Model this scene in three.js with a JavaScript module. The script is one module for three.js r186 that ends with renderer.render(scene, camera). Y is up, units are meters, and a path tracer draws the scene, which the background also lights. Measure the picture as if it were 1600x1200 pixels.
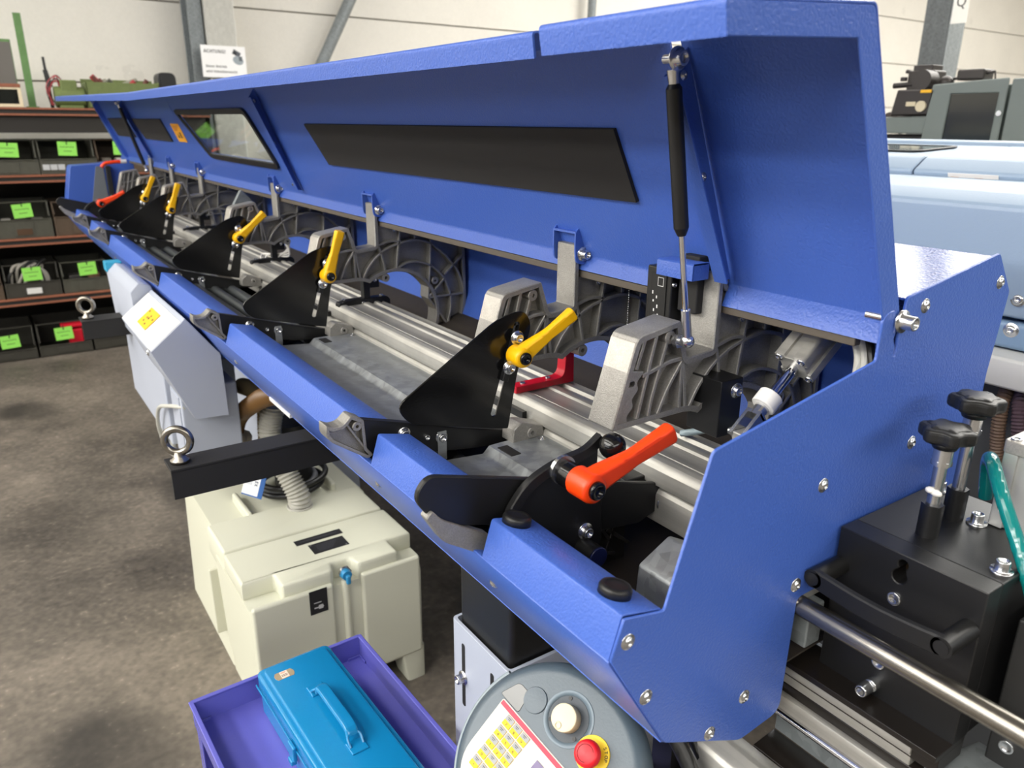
import * as THREE from 'three';
import { RoundedBoxGeometry } from 'three/addons/geometries/RoundedBoxGeometry.js';
import { mergeGeometries, toCreasedNormals } from 'three/addons/utils/BufferGeometryUtils.js';

// ---------------------------------------------------------------- camera, light, exposure
const scene = new THREE.Scene();
scene.background = new THREE.Color(0x9fb4c8);
const camera = new THREE.PerspectiveCamera(53.04, 4 / 3, 0.05, 60);
{
  const pitch = 0.32694, yaw = 0.602902, roll = 0.0081255;
  const h = new THREE.Vector3(-Math.cos(yaw), 0, -Math.sin(yaw));
  const right = new THREE.Vector3().crossVectors(h, new THREE.Vector3(0, 1, 0));
  const F = h.clone().multiplyScalar(Math.cos(pitch)).add(new THREE.Vector3(0, -Math.sin(pitch), 0));
  const U = new THREE.Vector3().crossVectors(right, F);
  const r = right.clone().multiplyScalar(Math.cos(roll)).addScaledVector(U, Math.sin(roll));
  const u = U.clone().multiplyScalar(Math.cos(roll)).addScaledVector(right, -Math.sin(roll));
  camera.quaternion.setFromRotationMatrix(new THREE.Matrix4().makeBasis(r, u, F.clone().negate()));
  camera.position.set(0.5, 1.78, 0);
}
camera.focus = 1.3;
camera.userData.fStop = 5.6;
const renderer = new THREE.WebGLRenderer({ antialias: true });
renderer.toneMapping = THREE.LinearToneMapping;
renderer.toneMappingExposure = 1.14;
renderer.shadowMap.enabled = true;
const CEIL = 5.4, ZF = 14;
const CEILING_LIGHTS = [[-1.4, 2.6, 11.0, 1.1, 2.5], [-1.4, 5.4, 11.0, 1.2, 12], [-1.4, 8.2, 11.0, 1.4, 17], [-1.0, -4.8, 8.0, 1.1, 4], [-1.0, -8.2, 8.0, 2.4, 9], [-1.0, -12.4, 8.0, 1.4, 4.5], [-1.0, -15.6, 8.0, 1.4, 5], [7.2, -2.0, 1.4, 15, 5], [9.6, -2.0, 1.4, 15, 5]]; // x, z, size along x, size along z, radiance
const WINDOWS = [[-4.9, 3.9, 3.4, 2.0, 1.2], [-1.0, 3.9, 3.4, 2.0, 1.2], [2.9, 3.9, 3.4, 2.0, 1.2]];   // x, y, width, height, radiance (high in the wall at +z)

// ---------------------------------------------------------------- helpers
const PI = Math.PI, V3 = (x, y, z) => new THREE.Vector3(x, y, z);
let seed = 7;
const rnd = () => { seed = (seed * 1664525 + 1013904223) >>> 0; return seed / 4294967296; };
const taken = new Map();
function numbered(n) { const k = taken.get(n) ?? 0; taken.set(n, k + 1); return k ? `${n}_${String(k).padStart(3, '0')}` : n; }
function boxUV(g) {
  g = g.index ? g.toNonIndexed() : g;
  const p = g.attributes.position, n = g.attributes.normal, uv = new Float32Array(p.count * 2), a = V3(), b = V3(), c = V3();
  for (let i = 0; i < p.count; i += 3) {
    a.fromBufferAttribute(p, i); b.fromBufferAttribute(p, i + 1); c.fromBufferAttribute(p, i + 2);
    const f = b.clone().sub(a).cross(c.clone().sub(a)), x = Math.abs(f.x), y = Math.abs(f.y), z = Math.abs(f.z);
    for (let k = 0; k < 3; k++) {
      const q = [a, b, c][k];
      const [s, t] = x >= y && x >= z ? [q.z, q.y] : y >= z ? [q.x, q.z] : [q.x, q.y];
      uv[(i + k) * 2] = s; uv[(i + k) * 2 + 1] = t;
    }
  }
  for (const k of Object.keys(g.attributes)) if (k !== 'position' && k !== 'normal') g.deleteAttribute(k);
  g.setAttribute('uv', new THREE.BufferAttribute(uv, 2));
  return g;
}
function strip3(g) { g = g.index ? g.toNonIndexed() : g.clone(); for (const k of Object.keys(g.attributes)) if (k !== 'position' && k !== 'normal') g.deleteAttribute(k); g.morphAttributes = {}; return g; }
const J = (...gs) => { const l = gs.flat(Infinity); return l.length === 1 ? l[0] : mergeGeometries(l.map(strip3)); };
const box = (w, h, d, x = 0, y = 0, z = 0) => new THREE.BoxGeometry(w, h, d).translate(x, y, z);
const rbox = (w, h, d, x = 0, y = 0, z = 0, r = 0.004, s = 3) => new RoundedBoxGeometry(w, h, d, s, Math.min(r, w / 2.01, h / 2.01, d / 2.01)).translate(x, y, z);
const span = (x0, x1, y0, y1, z0, z1, r = 0) => (r ? rbox : box)(Math.abs(x1 - x0), Math.abs(y1 - y0), Math.abs(z1 - z0), (x0 + x1) / 2, (y0 + y1) / 2, (z0 + z1) / 2, r || undefined);
function between(a, b, r0, r1 = r0, n = 20) {
  a = V3(...a); b = V3(...b); const d = b.clone().sub(a);
  return new THREE.CylinderGeometry(r1, r0, d.length(), n).applyQuaternion(new THREE.Quaternion().setFromUnitVectors(V3(0, 1, 0), d.clone().normalize())).translate(...a.clone().add(b).multiplyScalar(0.5).toArray());
}
function lathe(pts, n = 28) { return new THREE.LatheGeometry(pts.map(([a, b]) => new THREE.Vector2(a, b)), n); }
const toX = (g) => g.rotateZ(-PI / 2);          // axis +y becomes +x
const toZ = (g) => g.rotateX(PI / 2);           // axis +y becomes +z
// round the corners of a closed (or open) polygon; a corner is [a, b, radius]
function path(pts, r = 0, closed = true) {
  const out = [], n = pts.length;
  for (let i = 0; i < n; i++) {
    const [a, b, rr = r] = pts[i];
    if (!rr || (!closed && (i === 0 || i === n - 1))) { out.push([a, b]); continue; }
    const p = pts[(i + n - 1) % n], q = pts[(i + 1) % n];
    const l1 = Math.hypot(p[0] - a, p[1] - b), l2 = Math.hypot(q[0] - a, q[1] - b), t = Math.min(rr, l1 * 0.48, l2 * 0.48);
    const s = [a + (p[0] - a) * t / l1, b + (p[1] - b) * t / l1], e = [a + (q[0] - a) * t / l2, b + (q[1] - b) * t / l2];
    for (let k = 0; k <= 5; k++) { const u = k / 5, v = 1 - u; out.push([v * v * s[0] + 2 * u * v * a + u * u * e[0], v * v * s[1] + 2 * u * v * b + u * u * e[1]]); }
  }
  return out;
}
function arc(ca, cb, r, a0, a1, n = 20) { const o = []; for (let i = 0; i <= n; i++) { const t = a0 + (a1 - a0) * i / n; o.push([ca + r * Math.cos(t), cb + r * Math.sin(t)]); } return o; }
const circ = (ca, cb, r, n = 24) => arc(ca, cb, r, 0, 2 * PI * (1 - 1 / n), n - 1);
const area = (p) => p.reduce((s, [a, b], i) => { const [c, d] = p[(i + 1) % p.length]; return s + a * d - c * b; }, 0) / 2;
function inset(p, d) {   // offset a closed polygon inwards
  const s = Math.sign(area(p)), n = p.length, out = [];
  for (let i = 0; i < n; i++) {
    const a = p[(i + n - 1) % n], b = p[i], c = p[(i + 1) % n];
    let u = [b[0] - a[0], b[1] - a[1]], v = [c[0] - b[0], c[1] - b[1]];
    const lu = Math.hypot(...u) || 1e-9, lv = Math.hypot(...v) || 1e-9;
    u = [-u[1] / lu * s, u[0] / lu * s]; v = [-v[1] / lv * s, v[0] / lv * s];
    const m = [u[0] + v[0], u[1] + v[1]], k = Math.max(0.35, (m[0] * m[0] + m[1] * m[1]) / 2);
    out.push([b[0] + m[0] * d / k, b[1] + m[1] * d / k]);
  }
  return out;
}
function ribbon(pl, w) {  // polygon of width w along an open line
  const L = [], R = [], n = pl.length;
  for (let i = 0; i < n; i++) {
    const a = pl[Math.max(0, i - 1)], c = pl[Math.min(n - 1, i + 1)], dx = c[0] - a[0], dy = c[1] - a[1], l = Math.hypot(dx, dy) || 1;
    L.push([pl[i][0] - dy / l * w / 2, pl[i][1] + dx / l * w / 2]); R.unshift([pl[i][0] + dy / l * w / 2, pl[i][1] - dx / l * w / 2]);
  }
  return [...L, ...R];
}
// a plate lying across x: outline given as [z, y], from x0 to x1
function plateX(pts, x0, x1, bev = 0.001, holes = [], crease = 0.6) {
  const s = new THREE.Shape(pts.map(([z, y]) => new THREE.Vector2(-z, y)));
  for (const h of holes) s.holes.push(new THREE.Path(h.map(([z, y]) => new THREE.Vector2(-z, y))));
  const d = x1 - x0, b = Math.min(bev, d * 0.4);
  const g = new THREE.ExtrudeGeometry(s, { depth: d - 2 * b, bevelEnabled: b > 0, bevelThickness: b, bevelSize: b, bevelOffset: -b, bevelSegments: 1, steps: 1, curveSegments: 8 });
  return toCreasedNormals(g.translate(0, 0, b).rotateY(PI / 2).translate(x0, 0, 0), crease);
}
// a plate lying across y (plan outline [x, z]) and across z (outline [x, y])
function plateY(pts, y0, y1, bev = 0.001, holes = [], seg = 1) {
  const s = new THREE.Shape(pts.map(([x, z]) => new THREE.Vector2(x, -z)));
  for (const h of holes) s.holes.push(new THREE.Path(h.map(([x, z]) => new THREE.Vector2(x, -z))));
  const d = y1 - y0, b = Math.min(bev, d * 0.45);
  return toCreasedNormals(new THREE.ExtrudeGeometry(s, { depth: d - 2 * b, bevelEnabled: b > 0, bevelThickness: b, bevelSize: b, bevelOffset: -b, bevelSegments: seg }).translate(0, 0, b).rotateX(-PI / 2).translate(0, y0, 0), 0.6);
}
function plateZ(pts, z0, z1, bev = 0.001, holes = []) {
  const s = new THREE.Shape(pts.map(([x, y]) => new THREE.Vector2(x, y)));
  for (const h of holes) s.holes.push(new THREE.Path(h.map(([x, y]) => new THREE.Vector2(x, y))));
  const d = z1 - z0, b = Math.min(bev, d * 0.4);
  return toCreasedNormals(new THREE.ExtrudeGeometry(s, { depth: d - 2 * b, bevelEnabled: b > 0, bevelThickness: b, bevelSize: b, bevelOffset: -b, bevelSegments: 1 }).translate(0, 0, b + z0), 0.6);
}
// a bent sheet: line of [z, y] points, thickness t
function sheet(pl, t, x0, x1, r = 0.004, bev = 0.0006) { return plateX(ribbon(path(pl, r, false), t), x0, x1, bev); }
// prism along x whose section may change with x
function loft(fn, xs) {
  const pos = [], S = xs.map((x) => fn(x).map(([z, y]) => [x, y, z])), n = S[0].length;
  const tri = (a, b, c) => pos.push(...a, ...b, ...c);
  const flip = area(fn(xs[0])) > 0;
  for (let i = 0; i + 1 < xs.length; i++) for (let k = 0; k < n; k++) {
    const a = S[i][k], b = S[i][(k + 1) % n], c = S[i + 1][(k + 1) % n], d = S[i + 1][k];
    if (flip === xs[1] > xs[0]) { tri(a, b, c); tri(a, c, d); } else { tri(a, c, b); tri(a, d, c); }
  }
  const flat = fn(xs[0]).map(([z, y]) => new THREE.Vector2(z, y));
  for (const f of THREE.ShapeUtils.triangulateShape(flat, [])) { tri(S[0][f[0]], S[0][f[1]], S[0][f[2]]); const e = S.at(-1); tri(e[f[0]], e[f[2]], e[f[1]]); }
  const g = new THREE.BufferGeometry(); g.setAttribute('position', new THREE.BufferAttribute(new Float32Array(pos), 3)); g.computeVertexNormals();
  return g;
}
// sweep a round (or flattened) section along points
function sweep(pts, r, n = 40, m = 14, flat = 1, power = 2) {
  const c = new THREE.CatmullRomCurve3(pts.map((p) => V3(...p)), false, 'centripetal'), fr = c.computeFrenetFrames(n, false), P = [], idx = [];
  const rf = typeof r === 'function' ? r : () => r;
  for (let i = 0; i <= n; i++) {
    const p = c.getPointAt(i / n), N = fr.normals[i], B = fr.binormals[i], rr = rf(i / n);
    for (let k = 0; k < m; k++) {
      const t = 2 * PI * k / m, co = Math.cos(t), si = Math.sin(t), e = 2 / power;
      const a = Math.sign(co) * Math.abs(co) ** e * rr, b = Math.sign(si) * Math.abs(si) ** e * rr * flat;
      P.push(p.x + N.x * a + B.x * b, p.y + N.y * a + B.y * b, p.z + N.z * a + B.z * b);
    }
  }
  const a0 = c.getPointAt(0), a1 = c.getPointAt(1), i0 = P.length / 3; P.push(...a0.toArray(), ...a1.toArray());
  for (let i = 0; i < n; i++) for (let k = 0; k < m; k++) { const a = i * m + k, b = i * m + (k + 1) % m, d = a + m, e = b + m; idx.push(a, b, e, a, e, d); }
  for (let k = 0; k < m; k++) { idx.push(i0, (k + 1) % m, k); idx.push(i0 + 1, n * m + k, n * m + (k + 1) % m); }
  const g = new THREE.BufferGeometry(); g.setAttribute('position', new THREE.BufferAttribute(new Float32Array(P), 3)); g.setIndex(idx);
  return toCreasedNormals(g, 0.7);
}
function capScrew(R, H, washer = true) {    // socket head, axis +x, seat at x = 0
  const w = washer ? H * 0.22 : 0, p = washer ? [[R * 1.55, 0], [R * 1.55, w], [R, w]] : [[R, 0]];
  return toX(lathe([...p, [R, w + H * 0.88], [R * 0.9, w + H], [R * 0.58, w + H], [R * 0.55, w + H * 0.55], [0.0001, w + H * 0.5]], 18));
}
function buttonScrew(R) { return toX(lathe([[R * 1.45, 0], [R * 1.4, R * 0.14], [R, R * 0.16], [R * 0.92, R * 0.42], [R * 0.62, R * 0.62], [R * 0.44, R * 0.64], [R * 0.42, R * 0.3], [0.0001, R * 0.28]], 20)); }
const hexNut = (R, H) => toX(new THREE.CylinderGeometry(R, R, H, 6).translate(0, H / 2, 0));

// ---------------------------------------------------------------- textures
function lattice(n, s) { let q = s; const a = new Float32Array(n * n); for (let i = 0; i < n * n; i++) { q = (q * 1664525 + 1013904223) >>> 0; a[i] = q / 4294967296; } return a; }
function noise(size, cells, s) {             // tileable value noise, 0..1
  const L = lattice(cells, s), out = new Float32Array(size * size);
  for (let y = 0; y < size; y++) for (let x = 0; x < size; x++) {
    const fx = x / size * cells, fy = y / size * cells, x0 = Math.floor(fx), y0 = Math.floor(fy), u = fx - x0, v = fy - y0, su = u * u * (3 - 2 * u), sv = v * v * (3 - 2 * v);
    const g = (i, j) => L[((y0 + j) % cells) * cells + (x0 + i) % cells];
    out[y * size + x] = (g(0, 0) * (1 - su) + g(1, 0) * su) * (1 - sv) + (g(0, 1) * (1 - su) + g(1, 1) * su) * sv;
  }
  return out;
}
function fbm(size, cells, oct, s, gain = 0.5) {
  const out = new Float32Array(size * size); let a = 1, t = 0;
  for (let o = 0; o < oct; o++) { const n = noise(size, Math.min(size, cells << o), s + o * 31); for (let i = 0; i < out.length; i++) out[i] += n[i] * a; t += a; a *= gain; }
  for (let i = 0; i < out.length; i++) out[i] /= t;
  return out;
}
function tex(size, fn, metres, srgb = false, ry = 1) {
  const d = new Uint8Array(size * size * 4);
  for (let i = 0; i < size * size; i++) { const c = fn(i, i % size, Math.floor(i / size)); const [r, g, b] = typeof c === 'number' ? [c, c, c] : c; d[i * 4] = Math.max(0, Math.min(255, r * 255)); d[i * 4 + 1] = Math.max(0, Math.min(255, g * 255)); d[i * 4 + 2] = Math.max(0, Math.min(255, b * 255)); d[i * 4 + 3] = 255; }
  const t = new THREE.DataTexture(d, size, size); t.wrapS = t.wrapT = THREE.RepeatWrapping; t.magFilter = THREE.LinearFilter; t.minFilter = THREE.LinearMipmapLinearFilter; t.generateMipmaps = true;
  t.repeat.set(1 / metres, ry / metres); if (srgb) t.colorSpace = THREE.SRGBColorSpace; t.needsUpdate = true;
  return t;
}
function canvasTex(w, h, draw) {
  const c = document.createElement('canvas'); c.width = w; c.height = h; draw(c.getContext('2d'), w, h);
  const t = new THREE.CanvasTexture(c); t.colorSpace = THREE.SRGBColorSpace; t.magFilter = THREE.LinearFilter; return t;
}
const nPeel = fbm(512, 96, 2, 11), nFine = fbm(512, 128, 2, 23), nMid = fbm(512, 8, 5, 5), nCoarse = fbm(512, 4, 6, 77, 0.6);
const T = {
  peel: tex(512, (i) => nPeel[i], 0.24),
  grit: tex(512, (i) => Math.pow(nFine[i], 1.5), 0.34),
  cast: tex(512, (i) => nFine[i] * 0.7 + nMid[i] * 0.3, 0.12),
  castCol: tex(512, (i) => { const v = 0.76 + 0.10 * nMid[i] + 0.12 * nFine[i]; return [v, v * 0.995, v * 0.985]; }, 0.2, true),
  smudge: tex(512, (i) => 0.25 + 0.55 * nCoarse[i], 0.5),
};
{ // brushed extruded aluminium: streaks along x
  const a = fbm(512, 64, 3, 91), st = new Float32Array(512);
  for (let y = 0; y < 512; y++) st[y] = a[y * 512 + 7];
  T.brush = tex(512, (i, x, y) => 0.28 + 0.22 * st[y] + 0.16 * nMid[i], 0.4);
  T.brushCol = tex(512, (i, x, y) => { const v = 0.80 + 0.14 * (st[y] - 0.5) + 0.16 * (nCoarse[i] - 0.5); return [v, v, v * 0.985]; }, 0.4, true);
}
{ // galvanised sheet: patches of slightly different grey
  const N = 170, px = [], S = 512; let q = 99; const rr = () => { q = (q * 1664525 + 1013904223) >>> 0; return q / 4294967296; };
  for (let i = 0; i < N; i++) px.push([rr() * S, rr() * S, rr()]);
  const v = new Float32Array(S * S);
  for (let y = 0; y < S; y++) for (let x = 0; x < S; x++) { let b = 1e9, w = 0; for (const p of px) { let dx = Math.abs(p[0] - x), dy = Math.abs(p[1] - y); dx = Math.min(dx, S - dx); dy = Math.min(dy, S - dy); const d = dx * dx + dy * dy; if (d < b) { b = d; w = p[2]; } } v[y * S + x] = w; }
  T.zinc = tex(S, (i) => { const k = 0.70 + 0.10 * (v[i] - 0.5) + 0.12 * (nCoarse[i] - 0.5); return [k, k * 1.005, k * 1.01]; }, 0.16, true);
  T.zincR = tex(S, (i) => 0.26 + 0.16 * v[i] + 0.1 * nMid[i], 0.16);
}
{ // workshop floor: worn concrete with oil stains, scuffs and pale specks
  const S = 1024, a = fbm(S, 4, 7, 301, 0.62), b = fbm(S, 10, 6, 407, 0.6), c = fbm(S, 200, 2, 513), d = fbm(S, 5, 4, 222, 0.5);
  T.floor = tex(S, (i) => {
    let v = 0.35 + 0.26 * (a[i] - 0.5) + 0.22 * (b[i] - 0.5) + 0.12 * (c[i] - 0.5);
    const st = Math.max(0, d[i] - 0.58) * 5; v *= 1 - 0.42 * Math.min(1, st) * (0.5 + b[i]);
    if (c[i] > 0.86) v += 0.05;
    return [v * 1.04, v * 0.965, v * 0.87];
  }, 3.4, true);
  T.floorR = tex(512, (i) => 0.45 + 0.35 * nCoarse[i], 3.4);
}
T.wall = tex(512, (i) => { const v = 0.875 + 0.05 * (nCoarse[i] - 0.5) + 0.02 * (nFine[i] - 0.5) - (nMid[i] > 0.73 ? 0.03 : 0); return [v, v * 0.985, v * 0.948]; }, 2.2, true);

// ---------------------------------------------------------------- materials
const std = (o) => new THREE.MeshStandardMaterial(o), phy = (o) => new THREE.MeshPhysicalMaterial(o);
const M = {
  blue: phy({ color: 0x4263b8, roughness: 0.34, bumpMap: T.peel, bumpScale: 0.0005 }),
  roofBlue: phy({ color: 0x4263b8, roughness: 0.3, clearcoat: 0.6, clearcoatRoughness: 0.18, bumpMap: T.grit, bumpScale: 0.005 }),
  foam: std({ color: 0x211f1e, roughness: 0.85, bumpMap: T.cast, bumpScale: 0.0004 }),
  cast: std({ color: 0xa9a7a3, map: T.castCol, metalness: 0.45, roughness: 0.42, bumpMap: T.cast, bumpScale: 0.0006 }),
  castMachined: std({ color: 0xccc8c2, map: T.castCol, metalness: 0.5, roughness: 0.42, bumpMap: T.cast, bumpScale: 0.0003 }),
  alu: std({ color: 0xe6e3de, map: T.brushCol, metalness: 0.6, roughness: 1, roughnessMap: T.brush }),
  zinc: std({ color: 0xdce0e2, map: T.zinc, metalness: 0.6, roughness: 1, roughnessMap: T.zincR }),
  galv: std({ color: 0xb9c0c2, map: T.zinc, metalness: 0.35, roughness: 0.55 }),
  bolt: std({ color: 0xcfd0d2, metalness: 0.95, roughness: 0.24 }),
  steel: std({ color: 0xb8b2aa, map: T.brushCol, metalness: 0.95, roughness: 0.27 }),
  chrome: std({ color: 0xd8d8da, metalness: 1, roughness: 0.1 }),
  blackGloss: phy({ color: 0x111112, roughness: 0.16, bumpMap: T.peel, bumpScale: 0.00004 }),
  blackSatin: std({ color: 0x161617, roughness: 0.42, bumpMap: T.cast, bumpScale: 0.0001 }),
  blackMatt: std({ color: 0x1b1a1a, roughness: 0.7 }),
  rubber: std({ color: 0x161616, roughness: 0.42 }),
  yellow: phy({ color: 0xf4b800, roughness: 0.4 }),
  orange: phy({ color: 0xf5420a, roughness: 0.38 }),
  red: phy({ color: 0xc01128, roughness: 0.36, bumpMap: T.peel, bumpScale: 0.0001 }),
  white: std({ color: 0xd6d6d3, roughness: 0.45 }),
  lightGrey: phy({ color: 0xabb1bf, roughness: 0.42, bumpMap: T.peel, bumpScale: 0.0001 }),
  tank: phy({ color: 0xc8c8b6, roughness: 0.5, bumpMap: T.peel, bumpScale: 0.00012 }),
  cart: phy({ color: 0x6262b8, roughness: 0.4, roughnessMap: T.smudge, bumpMap: T.peel, bumpScale: 0.0001 }),
  toolbox: phy({ color: 0x0f7db4, roughness: 0.24, bumpMap: T.peel, bumpScale: 0.0001, clearcoat: 0.4, clearcoatRoughness: 0.15 }),
  lathe: phy({ color: 0x8fa2b8, roughness: 0.42, bumpMap: T.peel, bumpScale: 0.00012 }),
  latheDark: phy({ color: 0x7790ac, roughness: 0.45, bumpMap: T.peel, bumpScale: 0.00012 }),
  greyGreen: phy({ color: 0x737c79, roughness: 0.5, bumpMap: T.peel, bumpScale: 0.0002 }),
  darkGlass: phy({ color: 0x1a1d1a, roughness: 0.12 }),
  glass: phy({ color: 0xf4faf8, transmission: 1, roughness: 0.04, thickness: 0, ior: 1.5 }),
  pendant: phy({ color: 0x4c5963, roughness: 0.36, bumpMap: T.peel, bumpScale: 0.0001 }),
  binGrey: std({ color: 0x5a5a50, roughness: 0.55, metalness: 0.2, map: T.castCol }),
  binBrown: std({ color: 0x5c4c3c, roughness: 0.65, map: T.castCol }),
  binDark: std({ color: 0x3c3a32, roughness: 0.6, map: T.castCol }),
  shelfEdge: std({ color: 0xa2644a, roughness: 0.6, map: T.castCol }),
  shelfDark: std({ color: 0x26231f, roughness: 0.75 }),
  card: std({ color: 0x8cc663, roughness: 0.8 }),
  greenPaint: std({ color: 0x6f9a5e, roughness: 0.6, map: T.castCol }),
  oldGreen: std({ color: 0x77874f, roughness: 0.65, map: T.castCol }),
  floor: std({ map: T.floor, roughness: 1, roughnessMap: T.floorR, bumpMap: T.smudge, bumpScale: 0.0008 }),
  wall: std({ map: T.wall, roughness: 0.8 }),
  darkWall: std({ color: 0x5c5a56, map: T.wall, roughness: 0.85 }),
  seam: std({ color: 0x9a9288, roughness: 0.9 }),
  ceiling: std({ color: 0xcfcac2, roughness: 0.9 }),
  hoseGrey: phy({ color: 0xa7a59c, roughness: 0.35 }),
  hoseBrown: phy({ color: 0x6a4a22, roughness: 0.4 }),
  hoseTan: phy({ color: 0x8c7a56, roughness: 0.45 }),
  cable: std({ color: 0xb9b8b0, roughness: 0.5 }),
  tealHose: phy({ color: 0x0b7a78, roughness: 0.15, clearcoat: 0.5, clearcoatRoughness: 0.1 }),
  cream: std({ color: 0xd9ccae, roughness: 0.45 }),
  brass: std({ color: 0xa98d4e, metalness: 0.6, roughness: 0.5 }),
  nylon: std({ color: 0xe9e6e0, roughness: 0.5 }),
  innerDark: std({ color: 0x3a332c, roughness: 0.7, map: T.castCol }),
  oily: std({ color: 0x1c1815, roughness: 0.3 }),
  paleTube: phy({ color: 0xc9ccca, roughness: 0.35, transmission: 0.25, thickness: 0 }),
};

// ---------------------------------------------------------------- scene objects
function mesh(name, g, m, parent, label) {
  const o = new THREE.Mesh(boxUV(g.attributes.normal ? g : (g.computeVertexNormals(), g)), m); o.name = numbered(name); o.castShadow = o.receiveShadow = true;
  if (label) o.userData.label = label;
  parent.add(o); return o;
}
function decal(name, w, h, t, parent, opt = {}) { // a printed sheet with its own uv, lying in its local xy plane, facing +z
  const g = new THREE.BoxGeometry(w, h, opt.d ?? 0.0008), n = g.attributes.normal, uv = g.attributes.uv;
  for (let i = 0; i < n.count; i++) if (n.getZ(i) < 0.5) uv.setXY(i, 0.02, 0.02);
  const o = new THREE.Mesh(g, std({ map: t, roughness: opt.rough ?? 0.6 })); o.name = numbered(name); o.castShadow = o.receiveShadow = true; if (opt.label) o.userData.label = opt.label; parent.add(o); return o;
}
function thing(name, label, category, pos = [0, 0, 0], group) { const o = new THREE.Group(); o.name = numbered(name); o.position.set(...pos); o.userData = { label, category }; if (group) o.userData.group = group; scene.add(o); return o; }
function single(name, g, m, label, category, group) { const o = mesh(name, g, m, scene); o.userData = { label, category }; if (group) o.userData.group = group; return o; }
function struct(name, g, m) { const o = mesh(name, g, m, scene); o.userData.kind = 'structure'; return o; }
function copyOf(o, parent, dx = 0, dy = 0, dz = 0) { const c = o.clone(); c.traverse((k) => { k.name = numbered(k.name.replace(/_\d{3}$/, '')); }); c.position.x += dx; c.position.y += dy; c.position.z += dz; parent.add(c); return c; }

// ---------------------------------------------------------------- the hall
struct('floor', span(-7.6, 12.2, -0.2, 0, -19.2, ZF + 0.2), M.floor);
struct('ceiling', span(-7.6, 12.2, CEIL, CEIL + 0.2, -19.2, ZF + 0.2), M.ceiling);
struct('wall_right', span(12.0, 12.2, 0, CEIL, -19.2, ZF + 0.2), M.darkWall);
struct('wall_far', span(-7.6, 12.0, 0, CEIL, -19.2, -19.0), M.wall);
{ // the panel wall behind the shelves: sandwich panels with open joints
  const w = struct('wall_back', span(-7.6, -7.44, 0, CEIL, -19.0, ZF), M.seam);
  for (let r = 0; r < 8; r++) {
    const y0 = 2.77 - 0.69 * 4 + r * 0.69;
    mesh('panel', span(-7.44, -7.4, Math.max(0, y0) + 0.006, Math.min(CEIL, y0 + 0.69) - 0.006, -18.99, ZF - 0.01, 0.006), M.wall, w);
  }
}
{ // the side wall with its high windows
  struct('wall_front', plateZ([[-7.4, 0], [12.0, 0], [12.0, CEIL], [-7.4, CEIL]], ZF, ZF + 0.2, 0, WINDOWS.map(([x, y, ww, hh]) => [[x - ww / 2, y - hh / 2], [x + ww / 2, y - hh / 2], [x + ww / 2, y + hh / 2], [x - ww / 2, y + hh / 2]])), M.darkWall);
  WINDOWS.forEach(([x, y, ww, hh, k], i) => {
    const w = new THREE.Group(); w.name = `window_${i + 1}`; w.userData.kind = 'structure'; w.position.set(x, y, ZF + 0.1); scene.add(w);
    mesh('window_frame', plateZ([[-ww / 2, -hh / 2], [ww / 2, -hh / 2], [ww / 2, hh / 2], [-ww / 2, hh / 2]], -0.05, 0.05, 0.004, [-1, 0, 1].map((c) => { const a = c * ww / 3 - ww / 6 + 0.04, b = c * ww / 3 + ww / 6 - 0.04; return [[a, -hh / 2 + 0.06], [b, -hh / 2 + 0.06], [b, hh / 2 - 0.06], [a, hh / 2 - 0.06]]; })), M.white, w);
    mesh('pane', span(-ww / 2 + 0.02, ww / 2 - 0.02, -hh / 2 + 0.02, hh / 2 - 0.02, 0.055, 0.07), std({ color: 0xffffff, emissive: 0xf4f8ff, emissiveIntensity: 2.5 }), w);
    const L = new THREE.RectAreaLight(0xeef4ff, k, ww - 0.1, hh - 0.1); L.name = `window_light_${i + 1}`; L.position.set(x, y, ZF - 0.02); L.lookAt(x, y, 0); scene.add(L);
  });
}
CEILING_LIGHTS.forEach(([x, z, ww, ll, k]) => {
  const t = thing('ceiling_light', 'long flat white light panel under the hall ceiling', 'ceiling light', [x, CEIL - 0.1, z], 'ceiling light panels');
  mesh('frame', plateY([[-ww / 2 - 0.05, -ll / 2 - 0.05], [ww / 2 + 0.05, -ll / 2 - 0.05], [ww / 2 + 0.05, ll / 2 + 0.05], [-ww / 2 - 0.05, ll / 2 + 0.05]], 0.0, 0.1, 0.004), M.white, t);
  mesh('diffuser', span(-ww / 2, ww / 2, -0.012, 0, -ll / 2, ll / 2), std({ color: 0xffffff, emissive: 0xfffaf0, emissiveIntensity: 4 }), t);
  const L = new THREE.RectAreaLight(0xfffdf8, k, ww, ll); L.name = 'panel_light'; L.position.set(x, CEIL - 0.125, z); L.rotation.x = -PI / 2; scene.add(L);
});
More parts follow.
